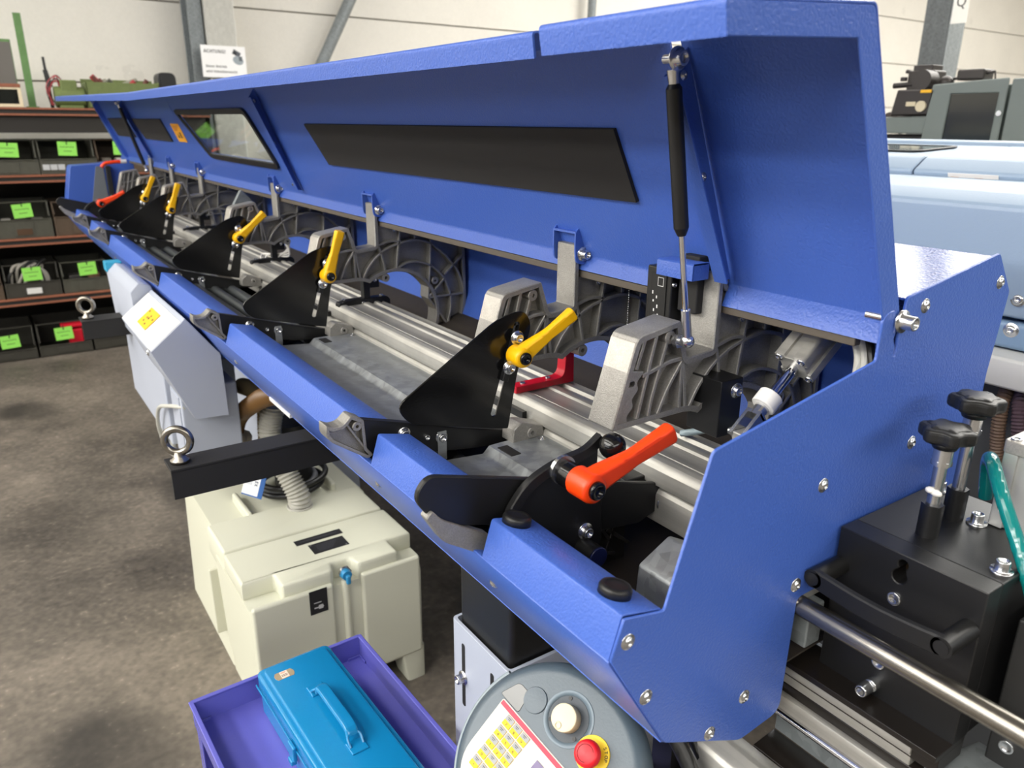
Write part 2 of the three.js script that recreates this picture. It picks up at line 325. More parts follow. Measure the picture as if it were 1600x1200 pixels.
{ // galvanised column beside a white pillar, with a notice on it
  const c = thing('steel_column', 'galvanised steel column against the cream wall behind the warning notice', 'column', [-7.15, 0, -1.88]);
  mesh('flange', span(-0.01, 0.01, 0, CEIL, -0.06, 0.06, 0.003), M.galv, c);
  mesh('web', span(-0.2, -0.01, 0, CEIL, -0.006, 0.006, 0.002), M.galv, c);
  mesh('flange', span(-0.22, -0.2, 0, CEIL, -0.06, 0.06, 0.003), M.galv, c);
  const p = thing('pillar', 'whitish rough-edged pillar right of the galvanised column', 'pillar', [-7.2, 0, -2.08]);
  const pts = [[0.1, -0.12], [0.1, 0.125], [-0.18, 0.125], [-0.18, -0.12]]; mesh('shaft', plateY(path(pts, 0.01), 0, CEIL, 0.004), std({ color: 0xdcdcd6, map: T.castCol, roughness: 0.8 }), p);
  for (let i = 0; i < 40; i++) mesh('edge_lump', rbox(0.05, 0.13, 0.03, 0.07, 0.6 + i * 0.115 + 0.02 * rnd(), -0.122 + 0.008 * rnd(), 0.012, 2), std({ color: 0xd8d8d2, roughness: 0.85 }), p);
  const t = canvasTex(512, 340, (g, w, h) => {
    g.fillStyle = '#f6f6f6'; g.fillRect(0, 0, w, h); g.fillStyle = '#2b2b2b'; g.font = 'bold 50px sans-serif'; g.fillText('ACHTUNG!', 30, 80);
    g.font = 'bold 35px sans-serif'; g.fillText('Dieser Betrieb', 38, 235); g.fillText('wird Videoüberwacht', 38, 290);
    g.fillStyle = '#555a60'; g.save(); g.translate(415, 60); g.rotate(0.5); g.fillRect(-45, -12, 90, 55); g.fillStyle = '#202225'; g.fillRect(-40, 6, 40, 34); g.restore(); g.fillStyle = '#9aa4ab'; g.beginPath(); g.ellipse(420, 150, 62, 46, 0.3, 0, 7); g.fill(); g.fillStyle = '#5f676d'; g.fillRect(430, 105, 40, 50);
  });
  const s = decal('warning_sign', 0.385, 0.262, t, scene, { d: 0.003 }); s.position.set(-7.07, 2.277, -2.07); s.rotation.y = PI / 2; s.userData = { label: 'white camera-surveillance notice reading ACHTUNG on the pillar', category: 'sign' };
}
{
  const b = thing('brace_pole', 'slanted galvanised brace leaning against the cream wall above the blue lid', 'brace', [-7.25, 1.2, -2.42]);
  mesh('pole', between([0, 0, 0], [0, 3.3, -1.86], 0.055), M.galv, b); mesh('foot', rbox(0.2, 0.03, 0.2, 0, 0, 0, 0.005), M.galv, b);
  const p = thing('pipe', 'short galvanised pipe hanging against the wall above the lid corner', 'pipe', [-7.25, 2.95, -6.45]);
  mesh('tube', between([0, -0.12, 0.02], [0, 2.3, -0.05], 0.05), M.galv, p); mesh('end_cap', between([0, -0.14, 0.02], [0, -0.11, 0.02], 0.055), M.galv, p);
}
{ // free-standing column with the letter Q
  const c = thing('hall_column', 'dark grey steel column carrying a white plate with the letter Q', 'column', [-2.82, 0, -6.0]);
  mesh('flange', span(-0.09, 0.09, 0, CEIL, -0.012, 0.012, 0.003), std({ color: 0x93989a, metalness: 0.35, roughness: 0.5, map: T.zinc }), c); mesh('web', span(-0.015, 0.005, 0, CEIL, -0.2, -0.012), M.galv, c); mesh('flange', span(-0.09, 0.09, 0, CEIL, -0.224, -0.2, 0.003), M.galv, c);
  mesh('side_plate', span(0.09, 0.098, 0, CEIL, -0.2, -0.0, 0.002), M.galv, c);
  const q = decal('letter_plate', 0.11, 0.42, canvasTex(110, 420, (g, w, h) => { g.fillStyle = '#eceae4'; g.fillRect(0, 0, w, h); g.fillStyle = '#1c1c1c'; g.font = '100px sans-serif'; g.textAlign = 'center'; g.fillText('Q', 55, 310); }), c, { d: 0.003 });
  q.position.set(0.155, 2.685, 0.0); mesh('plate_holder', span(0.08, 0.2, 2.68, 2.69, -0.012, -0.003), M.galv, c);
}

// ---------------------------------------------------------------- the bar feeder: one long machine
const OX = -2.8, OZ = -0.9, OY = 0.23;           // its base; section coordinates are [z, y] with y counted from OY
const feeder = thing('bar_feeder', 'long blue bar feeder with its hinged lid propped open over cast arms and clamp levers', 'machine', [OX, 0, OZ]);
function part(name, g, m, label) { const o = mesh(name, g, m, feeder, label); o.position.set(-OX, OY, -OZ); return o; }
function partGroup(name, label) { const o = new THREE.Group(); o.name = numbered(name); if (label) o.userData.label = label; o.position.set(-OX, OY, -OZ); feeder.add(o); return o; }
{ // end plate
  const pts = path([[-0.491, 1.054, 0.003], [-0.551, 1.041, 0.004], [-0.607, 1.219, 0.006], [-0.896, 1.272, 0.004], [-0.897, 1.33, 0.012], [-0.922, 1.335, 0.008], [-0.926, 1.30], [-0.933, 1.285], [-0.9335, 1.272, 0.002], [-0.9385, 1.272, 0.002], [-0.938, 1.30], [-0.945, 1.347, 0.005], [-1.168, 1.384, 0.006], [-1.221, 1.324, 0.005], [-1.19, 1.10], [-1.17, 0.97, 0.02], [-0.801, 0.963, 0.01], [-0.797, 0.783, 0.02], [-0.716, 0.775, 0.01], [-0.57, 0.848, 0.006], [-0.475, 1.006, 0.004]]);
  const e = part('end_plate', plateX(pts, -0.004, 0.0, 0.0008), M.blue, 'blue end plate with a notched sloping edge');
  const sc = [[-0.498, 1.023], [-0.532, 0.934], [-0.652, 0.82], [-0.714, 0.847], [-0.793, 0.986], [-0.821, 1.121], [-1.02, 1.133], [-0.99, 1.331], [-1.185, 1.341]];
  const g = buttonScrew(0.0068);
  for (const [z, y] of sc) { const s = mesh('screw', g, M.bolt, e); s.position.set(0, y, z); }
  mesh('pivot_bolt', J(capScrew(0.0095, 0.016).translate(0.001, 1.318, -0.936), toX(new THREE.CylinderGeometry(0.006, 0.006, 0.05, 16)).translate(-0.02, 1.318, -0.936)), M.bolt, e);
}
{ // housing behind and below
  part('roof_panel', J(sheet([[-0.95, 1.343], [-1.166, 1.379], [-1.217, 1.322], [-1.217, 1.20]], 0.003, -5.6, -0.006, 0.006)), M.roofBlue, 'blue textured top panel');
  part('back_panel', sheet([[-1.217, 1.20], [-1.217, 1.06], [-1.19, 0.99]], 0.003, -5.6, -0.006, 0), M.blue);
  part('inner_floor', sheet([[-1.19, 0.99], [-1.03, 0.93], [-0.97, 0.86], [-0.60, 0.85]], 0.003, -5.6, -0.006, 0.01), M.innerDark);
  part('brass_strip', span(-5.2, -0.9, 0.957, 0.963, -1.155, -1.06, 0.002), M.brass);
  part('belly_panel', J(sheet([[-0.57, 0.846], [-0.716, 0.775], [-0.79, 0.78]], 0.003, -5.6, -0.006, 0.006), sheet([[-0.79, 0.779], [-1.18, 0.80], [-1.19, 0.99]], 0.003, -5.6, -0.42, 0.006)), M.blue);
}
{ // front rail: a continuous lower face and separate upper sections between the arms
  const low = part('front_rail', sheet([[-0.49, 0.998], [-0.476, 1.003], [-0.57, 0.848], [-0.60, 0.842]], 0.003, -5.57, -0.004, 0.002), M.blue, 'blue lower face of the front rail');
  const g = buttonScrew(0.006).rotateY(-PI / 2).rotateX(0.54);
  for (const x of [-0.31, -0.70, -1.62, -2.46, -3.0, -3.68, -4.6]) { const s = mesh('screw', g, M.bolt, low); s.position.set(x, 0.915, -0.528); }
  mesh('edge_tab', span(-1.46, -1.30, 0.843, 0.853, -0.572, -0.562, 0.001), M.white, low);
  for (const [a, b] of [[-0.257, -0.004], [-0.606, -0.345], [-1.493, -0.665], [-2.338, -1.57], [-3.43, -2.41], [-4.065, -3.50], [-4.69, -4.14], [-5.56, -4.79]]) {
    const r = part('rail_section', J(sheet([[-0.476, 1.005], [-0.4915, 1.056], [-0.549, 1.0425], [-0.553, 0.985]], 0.0025, a, b, 0.003), plateX([[-0.478, 1.006], [-0.4935, 1.053], [-0.548, 1.04], [-0.551, 0.99]], a + 0.001, a + 0.0035, 0)), M.blue);
    if (a === -0.257) for (const x of [-0.045, -0.238]) {
      mesh('plug', lathe([[0.0001, -0.004], [0.0195, -0.004], [0.0195, 0.006], [0.017, 0.0095], [0.0125, 0.010], [0.012, 0.0085], [0.0001, 0.0085]], 28).rotateX(-0.2).translate(x, 1.0535, -0.517), M.rubber, r);
    }
  }
}
{ // lid: bent blue sheet; the far half is lifted a little
  const lift = (x, p, k) => { const t = Math.max(0, (-3 - x) / 2.7); return p.map(([z, y], i) => [z - 0.008 * t * (k[i] ?? 0), y + 0.043 * t * (k[i] ?? 0)]); };
  const line = [[-0.573, 1.622], [-0.569, 1.650], [-0.787, 1.663], [-0.9325, 1.316], [-0.924, 1.289]], K = [1, 1, 0.12, 0, 0];
  const body = (x) => { const c = path(lift(x, line, K), 0.005, false); return ribbon(c, 0.003); };
  const P = (s, o = 0) => { const e = [0.3766, 0.9264], n = [0.9264, -0.3766]; return [-0.9357 + e[0] * s + n[0] * o, 1.3023 + e[1] * s + n[1] * o]; };   // a point s up the panel, o in front of it
  const bodyTop = (x) => ribbon(path([...lift(x, line, K).slice(0, 3), P(0.34, 0.0)], 0.005, false), 0.003), bodyLow = (x) => ribbon(path([P(0.08, 0.0), line[3], line[4]], 0.005, false), 0.003);
  const HOLE4 = [[-3.10, 0.105], [-2.20, 0.10], [-2.30, 0.315], [-3.36, 0.318]];
  const windowPanel = (() => { // in (x, s), then turned into the plane of the panel
    const g = plateZ([[-3.42, 0.08], [-2.16, 0.08], [-2.16, 0.34], [-3.42, 0.34]], -0.0015, 0.0015, 0, [inset(path(HOLE4.map((p) => [...p, 0.04])), 0.012)]);
    const [z0, y0] = P(0, 0), m = new THREE.Matrix4().makeBasis(V3(1, 0, 0), V3(0, 0.9264, 0.3766), V3(0, -0.3766, 0.9264)).setPosition(0, y0, z0); return g.applyMatrix4(m);
  })();
  const lid = part('lid', J(loft(body, [-5.76, -5.2, -4.6, -4.0, -3.42]), loft(bodyTop, [-3.42, -3.2, -3.0, -2.16]), loft(bodyLow, [-3.42, -2.16]), windowPanel, loft(body, [-2.16, -0.29])), M.blue, 'blue hinged lid propped open');
  mesh('seal_strip', span(-5.5, -0.05, 1.274, 1.287, -0.940, -0.926, 0.002), std({ color: 0x5a5248, roughness: 0.7 }), lid);
  // near section, lapped over the rest
  const near = [[-0.5715, 1.6235], [-0.566, 1.6545], [-0.788, 1.668], [-0.9360, 1.318], [-0.924, 1.286]];
  mesh('lid_section', J(sheet(near, 0.003, -0.274, -0.001, 0.006), plateX(path([[-0.5725, 1.624, 0.002], [-0.567, 1.653, 0.002], [-0.787, 1.666, 0.006], [-0.936, 1.318, 0.003], [-0.900, 1.318], [-0.766, 1.634], [-0.574, 1.624]]), -0.004, -0.001, 0.0008)), M.blue, lid);
  const slab = (x00, x01, s0, x10, x11, s1, o0, o1) => { // a slanted quad lying on the panel
    const q = (x, s, o) => { const [z, y] = P(s, o); return [x, y, z]; };
    const a = [q(x00, s0, o0), q(x01, s0, o0), q(x11, s1, o0), q(x10, s1, o0)], b = [q(x00, s0, o1), q(x01, s0, o1), q(x11, s1, o1), q(x10, s1, o1)], pos = [];
    const f = (p, r, s, t) => pos.push(...p, ...r, ...s, ...p, ...s, ...t);
    f(b[0], b[1], b[2], b[3]); f(a[3], a[2], a[1], a[0]); for (let i = 0; i < 4; i++) { const j = (i + 1) % 4; f(a[i], a[j], b[j], b[i]); }
    const g = new THREE.BufferGeometry(); g.setAttribute('position', new THREE.BufferAttribute(new Float32Array(pos), 3)); g.computeVertexNormals(); return g;
  };
  mesh('foam_strip', slab(-1.72, -0.425, 0.142, -1.78, -0.437, 0.262, 0.0016, 0.008), M.foam, lid, 'long black foam strip');
  mesh('foam_strip', slab(-4.42, -3.74, 0.162, -4.52, -3.76, 0.276, 0.0016, 0.008), M.foam, lid);
  mesh('foam_strip', slab(-5.35, -4.72, 0.165, -5.40, -4.74, 0.28, 0.0016, 0.008), M.foam, lid);
  { // window: frame and pane standing on the panel
    const c = HOLE4;
    const q = (p, o) => { const [z, y] = P(p[1], o); return [p[0], y, z]; };
    const out = path(c.map((p) => [...p, 0.04])), inn = inset(out, 0.02), pos = [], n = out.length, f = (a, b, d, e) => pos.push(...a, ...b, ...d, ...a, ...d, ...e);
    for (let i = 0; i < n; i++) { const j = (i + 1) % n; f(q(out[i], 0.011), q(out[j], 0.011), q(inn[j], 0.011), q(inn[i], 0.011)); f(q(out[j], 0.0016), q(out[j], 0.011), q(out[i], 0.011), q(out[i], 0.0016)); f(q(inn[i], 0.003), q(inn[i], 0.011), q(inn[j], 0.011), q(inn[j], 0.003)); }
    const g = new THREE.BufferGeometry(); g.setAttribute('position', new THREE.BufferAttribute(new Float32Array(pos), 3)); g.computeVertexNormals();
    mesh('window_frame', g, M.rubber, lid, 'black rubber window frame');
    const pp = []; const m = inn.reduce((a, b) => [a[0] + b[0] / n, a[1] + b[1] / n], [0, 0]);
    for (let i = 0; i < n; i++) pp.push(...q(m, 0.004), ...q(inn[i], 0.004), ...q(inn[(i + 1) % n], 0.004));
    const gg = new THREE.BufferGeometry(); gg.setAttribute('position', new THREE.BufferAttribute(new Float32Array(pp), 3)); gg.computeVertexNormals();
    mesh('window_pane', gg, M.glass, lid, 'clear window pane');
  }
  const warn = canvasTex(128, 128, (g, w, h) => { g.fillStyle = '#f0a818'; g.fillRect(0, 0, w, h); g.fillStyle = '#33240c'; g.fillRect(70, 60, 22, 40); g.beginPath(); g.moveTo(30, 100); g.lineTo(60, 100); g.lineTo(45, 66); g.fill(); g.fillStyle = '#b8641e'; for (let i = 0; i < 5; i++) g.fillRect(14, 14 + i * 8, 90 - i * 9, 4); });
  { const d = decal('warning_label', 0.17, 0.088, warn, lid); const [z, y] = P(0.208, 0.0022); d.position.set(-3.52, y, z); d.rotation.set(0, 0, 0); d.rotateX(0.386 - PI / 2 + PI / 2); d.rotation.x = -Math.atan2(-0.3766, 0.9264); }
  // stiffening ribs
  const rib = (x, s0, s1, deep) => J(plateX([P(s0, 0.001), P(s0 + 0.01, deep * 0.6), P(s1 - 0.02, deep), P(s1, 0.001)], x - 0.0025, x, 0.0005), plateX(ribbon([P(s0 + 0.012, deep * 0.62), P(s1 - 0.02, deep)], 0.003), x - 0.0025, x + 0.022, 0.0005));
  for (const [x, a, b, c] of [[-0.262, 0.03, 0.37, 0.05], [-2.10, 0.03, 0.375, 0.03], [-4.55, 0.04, 0.385, 0.03]]) {
    const r = mesh('rib', rib(x, a, b, c), M.blue, lid);
    for (const s of [0.06, 0.2, 0.34]) { const [z, y] = P(s, 0.018); mesh('screw', buttonScrew(0.0045).translate(x + 0.001, y, z), M.bolt, r); }
  }
  mesh('end_rib', plateX([P(0.0, 0.001), P(0.02, 0.02), P(0.38, 0.035), P(0.40, 0.001)], -5.5, -5.48, 0.001), M.blue, lid);
  // hinge ears with their bolts at every cast arm
  for (const x of [-0.614, -1.498, -2.333, -3.428, -4.063]) {
    const ear = (dx) => plateX(path([[-0.905, 1.302, 0.012], [-0.945, 1.300, 0.008], [-0.940, 1.335, 0.008], [-0.914, 1.372, 0.004], [-0.902, 1.362, 0.004], [-0.902, 1.330, 0.006]]), x + dx, x + dx + 0.004, 0.0006);
    const h = mesh('hinge_bracket', J(ear(0.002), ear(-0.0635), span(x - 0.062, x + 0.004, 1.358, 1.362, -0.922, -0.902)), M.blue, lid);
    mesh('hinge_bolt', J(capScrew(0.0088, 0.012).translate(x + 0.006, 1.320, -0.921), hexNut(0.009, 0.010).translate(x - 0.068, 1.320, -0.921)), M.bolt, h);
  }
  // switch bracket near the gas spring
  mesh('switch_bracket', J(sheet([[-0.897, 1.352], [-0.866, 1.352], [-0.866, 1.328]], 0.003, -0.36, -0.285, 0.004), span(-0.288, -0.285, 1.328, 1.354, -0.90, -0.866)), M.blue, lid);
}
{ // gas springs
  const gas = (x, a, b, k = 0.54) => {
    const s = partGroup('gas_spring', 'black gas spring holding the lid open'), L = (t) => [x, a[1] + (b[1] - a[1]) * t, a[0] + (b[0] - a[0]) * t];
    mesh('cylinder', J(between(L(0.06), L(k), 0.0105), between(L(k), L(k + 0.03), 0.0105, 0.006), between(L(0.045), L(0.06), 0.007, 0.0105)), M.blackSatin, s);
    mesh('rod', between(L(k), L(0.92), 0.0042), M.chrome, s);
    mesh('end_fitting', J(between(L(0.0), L(0.05), 0.008, 0.0065), between(L(0.86), L(0.975), 0.0068), new THREE.SphereGeometry(0.0105, 20, 14).translate(...L(0.99))), M.bolt, s);
    mesh('ball_stud', J(toX(new THREE.CylinderGeometry(0.006, 0.006, 0.03, 14)).translate(x - 0.012, L(1)[1], L(1)[2]), hexNut(0.011, 0.008).translate(x - 0.022, L(1)[1], L(1)[2]), toX(new THREE.CylinderGeometry(0.006, 0.006, 0.03, 14)).translate(x + 0.006, L(0)[1] + 0.012, L(0)[2] + 0.006), capScrew(0.0095, 0.01).translate(x + 0.012, L(0)[1] + 0.012, L(0)[2] + 0.006)), M.bolt, s);
    return s;
  };
  gas(-0.245, [-0.754, 1.615], [-0.822, 1.248]);
  gas(-4.50, [-0.765, 1.63], [-0.865, 1.27], 0.88);
}
// ---- cast arms
const HOLE = (r, a0, a1, n = 24) => arc(-0.965, 1.01, r, a0, a1, n);      // [z, y]
{
  const hole = HOLE(0.133, 0.95, PI + 0.45, 30);
  const outline = [...path([[-0.706, 1.128, 0.004], [-0.747, 1.262, 0.012], [-0.832, 1.276, 0.004], [-0.853, 1.214, 0.008], [-0.909, 1.220, 0.004], [-0.909, 1.337, 0.004], [-0.944, 1.337, 0.016], [-0.953, 1.292, 0.008], [-0.993, 1.284, 0.02], [-1.10, 1.292, 0.02], [-1.198, 1.285, 0.006], [-1.203, 1.075, 0.01], [-1.203, 1.03, 0.02], [-1.188, 0.95, 0.03], [-1.165, 0.905, 0.01], [-1.09, 0.91, 0.004]]), ...hole.reverse().filter(([z, y]) => y > 0.955 && !(z > -0.9 && y < 1.117)), [-0.872, 1.124], [-0.855, 1.127]];
  const D = -0.055, clean = outline.filter((p, i) => { const q = outline[(i + 1) % outline.length]; return Math.hypot(p[0] - q[0], p[1] - q[1]) > 1e-4; });
  const ribs = [
    [[-0.993, 1.283], [-0.982, 1.216], [-0.974, 1.145]], [[-1.090, 1.285], [-1.083, 1.148], [-1.074, 1.054]], [[-1.033, 1.286], [-1.036, 1.232]],
    [[-0.868, 1.128], [-0.885, 1.160], [-0.918, 1.195], [-0.954, 1.214], [-0.987, 1.223], [-1.036, 1.230], [-1.085, 1.217], [-1.136, 1.176], [-1.175, 1.130], [-1.196, 1.08], [-1.200, 1.02], [-1.186, 0.955]],
    [[-0.800, 1.130], [-0.818, 1.170], [-0.848, 1.212]], [[-0.848, 1.212], [-0.862, 1.126]], [[-0.921, 1.220], [-0.927, 1.200], [-0.940, 1.143]],
    [[-0.978, 1.152], [-1.005, 1.164], [-1.034, 1.167], [-1.084, 1.152], [-1.128, 1.113], [-1.150, 1.060], [-1.153, 1.02], [-1.138, 0.960]],
    [[-1.074, 1.054], [-1.131, 1.106]], [[-1.074, 1.054], [-1.138, 0.965]], [[-1.076, 1.054], [-1.200, 1.055]], [[-1.130, 1.118], [-1.196, 1.172]], [[-0.917, 1.221], [-0.96, 1.232], [-0.99, 1.226]],
    [[-0.767, 1.258], [-0.752, 1.212]], [[-0.790, 1.264], [-0.776, 1.205], [-0.759, 1.134]], [[-0.818, 1.27], [-0.785, 1.155], [-0.782, 1.13]], [[-0.765, 1.2], [-0.822, 1.214], [-0.853, 1.214]], [[-0.846, 1.212], [-0.848, 1.128]],
  ];
  const rimIn = inset(clean, 0.0085);
  const web = plateX(inset(clean, 0.004), D + 0.016, D + 0.030, 0);
  const rim = plateX(clean, D, 0, 0.0016, [rimIn]);
  const rb = ribs.map((l) => plateX(ribbon(path(l.map((p) => [...p, 0.02]), 0, false), 0.0065), D + 0.004, -0.003, 0.0012));
  const nose = plateX(path([[-0.7085, 1.131, 0.004], [-0.744, 1.255, 0.008], [-0.752, 1.257, 0.003], [-0.7165, 1.131, 0.004]]), D + 0.001, -0.001, 0.001);
  // wavy boss with three pockets in the nose
  const wave = []; for (let i = 0; i <= 24; i++) { const t = i / 24; wave.push([-0.7135 - 0.024 * t + 0.0035 * Math.cos(t * 6 * PI + 0.4), 1.131 + 0.083 * t]); }
  for (let i = 24; i >= 0; i--) { const t = i / 24; wave.push([-0.738 - 0.026 * t - 0.003 * Math.cos(t * 6 * PI + 0.4), 1.131 + 0.076 * t]); }
  const pocket = [[-0.7275, 1.147], [-0.7355, 1.170], [-0.7425, 1.192]].map(([z, y]) => path([[z - 0.0085, y - 0.006, 0.005], [z + 0.0085, y - 0.006, 0.005], [z + 0.0085, y + 0.006, 0.005], [z - 0.0085, y + 0.006, 0.005]]));
  const boss = plateX(wave, D + 0.02, -0.003, 0.002, pocket);
  const bosses = [[-0.815, 1.252, 0.0105], [-1.097, 1.103, 0.011], [-0.938, 1.128, 0.012], [-0.935, 1.32, 0.013]].map(([z, y, r]) => plateX(circ(z, y, r, 20), D + 0.01, -0.002, 0.001, [circ(z, y, r * 0.45, 12)]));
  const G = J(web, rim, ...rb, boss, ...bosses, plateX([[-0.914, 1.225], [-0.914, 1.331], [-0.943, 1.330], [-0.946, 1.29], [-0.985, 1.278], [-0.982, 1.227]], D + 0.004, -0.012, 0.001));
  const stations = [-0.27, -0.616, -1.500, -2.335, -3.43, -4.065, -4.62];
  const first = part('cast_arm', G, M.cast, 'ribbed cast aluminium arm with a round opening');
  mesh('machined_nose', nose, M.castMachined, first);
  const scr = J(capScrew(0.005, 0.006, false));
  for (const [z, y] of [[-0.952, 1.277], [-0.965, 1.262]]) mesh('screw', scr.clone().translate(0, y, z), M.bolt, first);
  first.position.x += stations[0];
  for (const x of stations.slice(1)) copyOf(first, feeder, x - stations[0]);
  // dark clamps under the openings, standing on the guide beam
  const clamp = (x) => {
    const c = part('clamp_block', J(plateX(path([[-0.825, 1.03, 0.002], [-0.825, 1.05, 0.006], [-0.872, 1.056, 0.006], [-0.978, 1.056, 0.006], [-0.988, 1.046, 0.004], [-0.988, 1.03, 0.002]]), x - 0.014, x + 0.014, 0.001), span(x - 0.012, x + 0.012, 1.05, 1.125, -0.925, -0.905, 0.001), span(x - 0.02, x + 0.012, 1.085, 1.125, -0.955, -0.925, 0.001)), M.blackSatin, 'black clamp block on the guide beam');
    for (const [z, y] of [[-0.9, 1.043], [-0.94, 1.108]]) mesh('screw', capScrew(0.006, 0.005, false).translate(x + 0.0135, y, z), M.bolt, c);
    for (const z of [-0.845, -0.965]) mesh('screw', capScrew(0.006, 0.005, false).rotateZ(PI / 2).translate(x, 1.055, z), M.bolt, c);
  };
  clamp(-1.60); clamp(-2.44); clamp(-3.54);
  const dark = part('clamp_block', span(-0.30, -0.235, 1.085, 1.178, -0.945, -0.895, 0.002), M.blackSatin); mesh('screw', capScrew(0.008, 0.006).translate(-0.235, 1.158, -0.93), M.bolt, dark);
  const rb2 = part('red_bracket', J(plateX(path([[-0.818, 1.044, 0.001], [-0.818, 1.058, 0.001], [-0.938, 1.058, 0.018], [-0.942, 1.145, 0.001], [-0.961, 1.145, 0.001], [-0.963, 1.044, 0.003]]), -0.700, -0.673, 0.001)), M.red, 'red angle bracket on the guide beam');
  for (const z of [-0.842, -0.905]) mesh('screw', capScrew(0.0055, 0.003, false).rotateZ(PI / 2).translate(-0.686, 1.058, z), M.bolt, rb2);
}
{ // guide beam, lower rail, trays
  const prof = path([[-0.845, 0.992, 0.001], [-0.845, 1.022, 0.004], [-0.856, 1.032, 0.004], [-0.872, 1.032, 0.001], [-0.874, 1.0265], [-0.879, 1.0265], [-0.881, 1.0285], [-0.922, 1.0285], [-0.925, 1.033, 0.002], [-0.943, 1.033, 0.002], [-0.946, 1.026], [-0.958, 1.026], [-0.962, 1.032], [-0.972, 1.032], [-0.976, 1.026], [-0.984, 1.026], [-0.99, 1.03, 0.002], [-0.992, 0.96], [-0.90, 0.96], [-0.87, 0.992]]);
  const b = part('guide_beam', plateX(prof.map(([z, y]) => [z + 0.025, y + 0.012]), -5.3, -0.012, 0.0006), M.alu, 'extruded aluminium guide beam');
  for (const x of [-0.72, -1.72, -2.7, -3.8]) mesh('dark_slot', J(span(x - 0.17, x + 0.08, 1.003, 1.018, -0.8213, -0.81, 0.0005), span(x - 0.15, x + 0.06, 1.011, 1.013, -0.8225, -0.815)), M.blackSatin, b);
  mesh('end_block', J(span(-0.105, -0.015, 1.041, 1.074, -0.90, -0.847, 0.002)), M.blackSatin, b);
  mesh('screw', capScrew(0.006, 0.005, false).rotateZ(PI / 2).translate(-0.04, 1.073, -0.875), M.bolt, b);
  const l = part('lower_rail', plateX(path([[-0.822, 0.94, 0.001], [-0.822, 0.988, 0.003], [-0.828, 0.997, 0.003], [-0.90, 0.997], [-0.90, 0.94]]), -5.3, -0.012, 0.0006), M.alu);
  mesh('end_clamp', J(span(-0.345, -0.31, 0.985, 1.012, -0.825, -0.78, 0.003)), M.blackSatin, l);
  const tp = [[-0.556, 0.995], [-0.575, 0.980], [-0.697, 0.970], [-0.7105, 0.9835], [-0.823, 0.9845]];
  for (const [a, c] of [[-1.497, -0.648], [-0.605, -0.305]]) {
    const t = part('drip_tray', J(sheet(tp, 0.0022, a, c, 0.003), plateX([[-0.697, 0.970], [-0.7105, 0.9835], [-0.72, 0.9835], [-0.72, 0.970]], a, a + 0.002, 0)), M.zinc, 'folded galvanised sheet tray');
    mesh('opening', span(a + 0.02, a + 0.065, 0.9825, 0.9862, -0.737, -0.716), M.blackMatt, t);
    for (const x of [a + 0.03, a + 0.055]) mesh('screw', buttonScrew(0.005).rotateZ(PI / 2).translate(x, 0.9855, -0.78 - (x - a)), M.bolt, t);
  }
  for (const [a, c, z, y, r] of [[-5.2, -1.56, -0.60, 0.985, 0.019], [-5.2, -1.60, -0.665, 0.972, 0.016], [-5.2, -1.57, -0.725, 0.965, 0.018]]) part('roller_tube', J(toX(new THREE.CylinderGeometry(r, r, c - a, 24)).translate((a + c) / 2, y, z), toX(new THREE.CylinderGeometry(r * 1.12, r * 1.12, 0.06, 24)).translate(c - 0.03, y, z)), std({ color: 0x6a6e70, metalness: 0.7, roughness: 0.35 }));
  for (const x of [-1.66, -1.70, -2.5]) part('filler_sheet', sheet([[-0.565, 0.94], [-0.82, 0.94]], 0.002, x - 0.9, x, 0), M.innerDark);
}
// ---- magazine arms with their guide plates and levers
function clampLever(mat, size = 1) {   // hub axis +x, handle up +y
  const g = new THREE.Group();
  const hub = toX(lathe([[0.0001, 0], [0.0165, 0], [0.0185, 0.003], [0.0185, 0.031], [0.0165, 0.036], [0.011, 0.0365], [0.0001, 0.0365]], 28));
  const handle = sweep([[0.021, 0.002, 0], [0.023, 0.02, 0], [0.030, 0.05, 0], [0.036, 0.085, 0], [0.040, 0.112, 0], [0.042, 0.126, 0]], (t) => (t > 0.95 ? Math.sqrt(Math.max(0.0, 1 - ((t - 0.95) / 0.05) ** 2)) * 0.0127 + 0.0006 : 0.0175 - 0.0065 * Math.min(1, t * 2) + 0.0025 * Math.max(0, t - 0.55) / 0.45), 40, 16, 0.82, 3.2);
  return { body: J(hub, handle).scale(size, size, size), cap: toX(lathe([[0.0001, 0.034], [0.0115, 0.034], [0.0115, 0.040], [0.010, 0.0425], [0.006, 0.0425], [0.0055, 0.038], [0.0001, 0.038]], 20)).scale(size, size, size), base: toX(new THREE.CylinderGeometry(0.0125, 0.0125, 0.016, 20)).translate(-0.008, 0, 0).scale(size, size, size) };
}
const lever = clampLever();
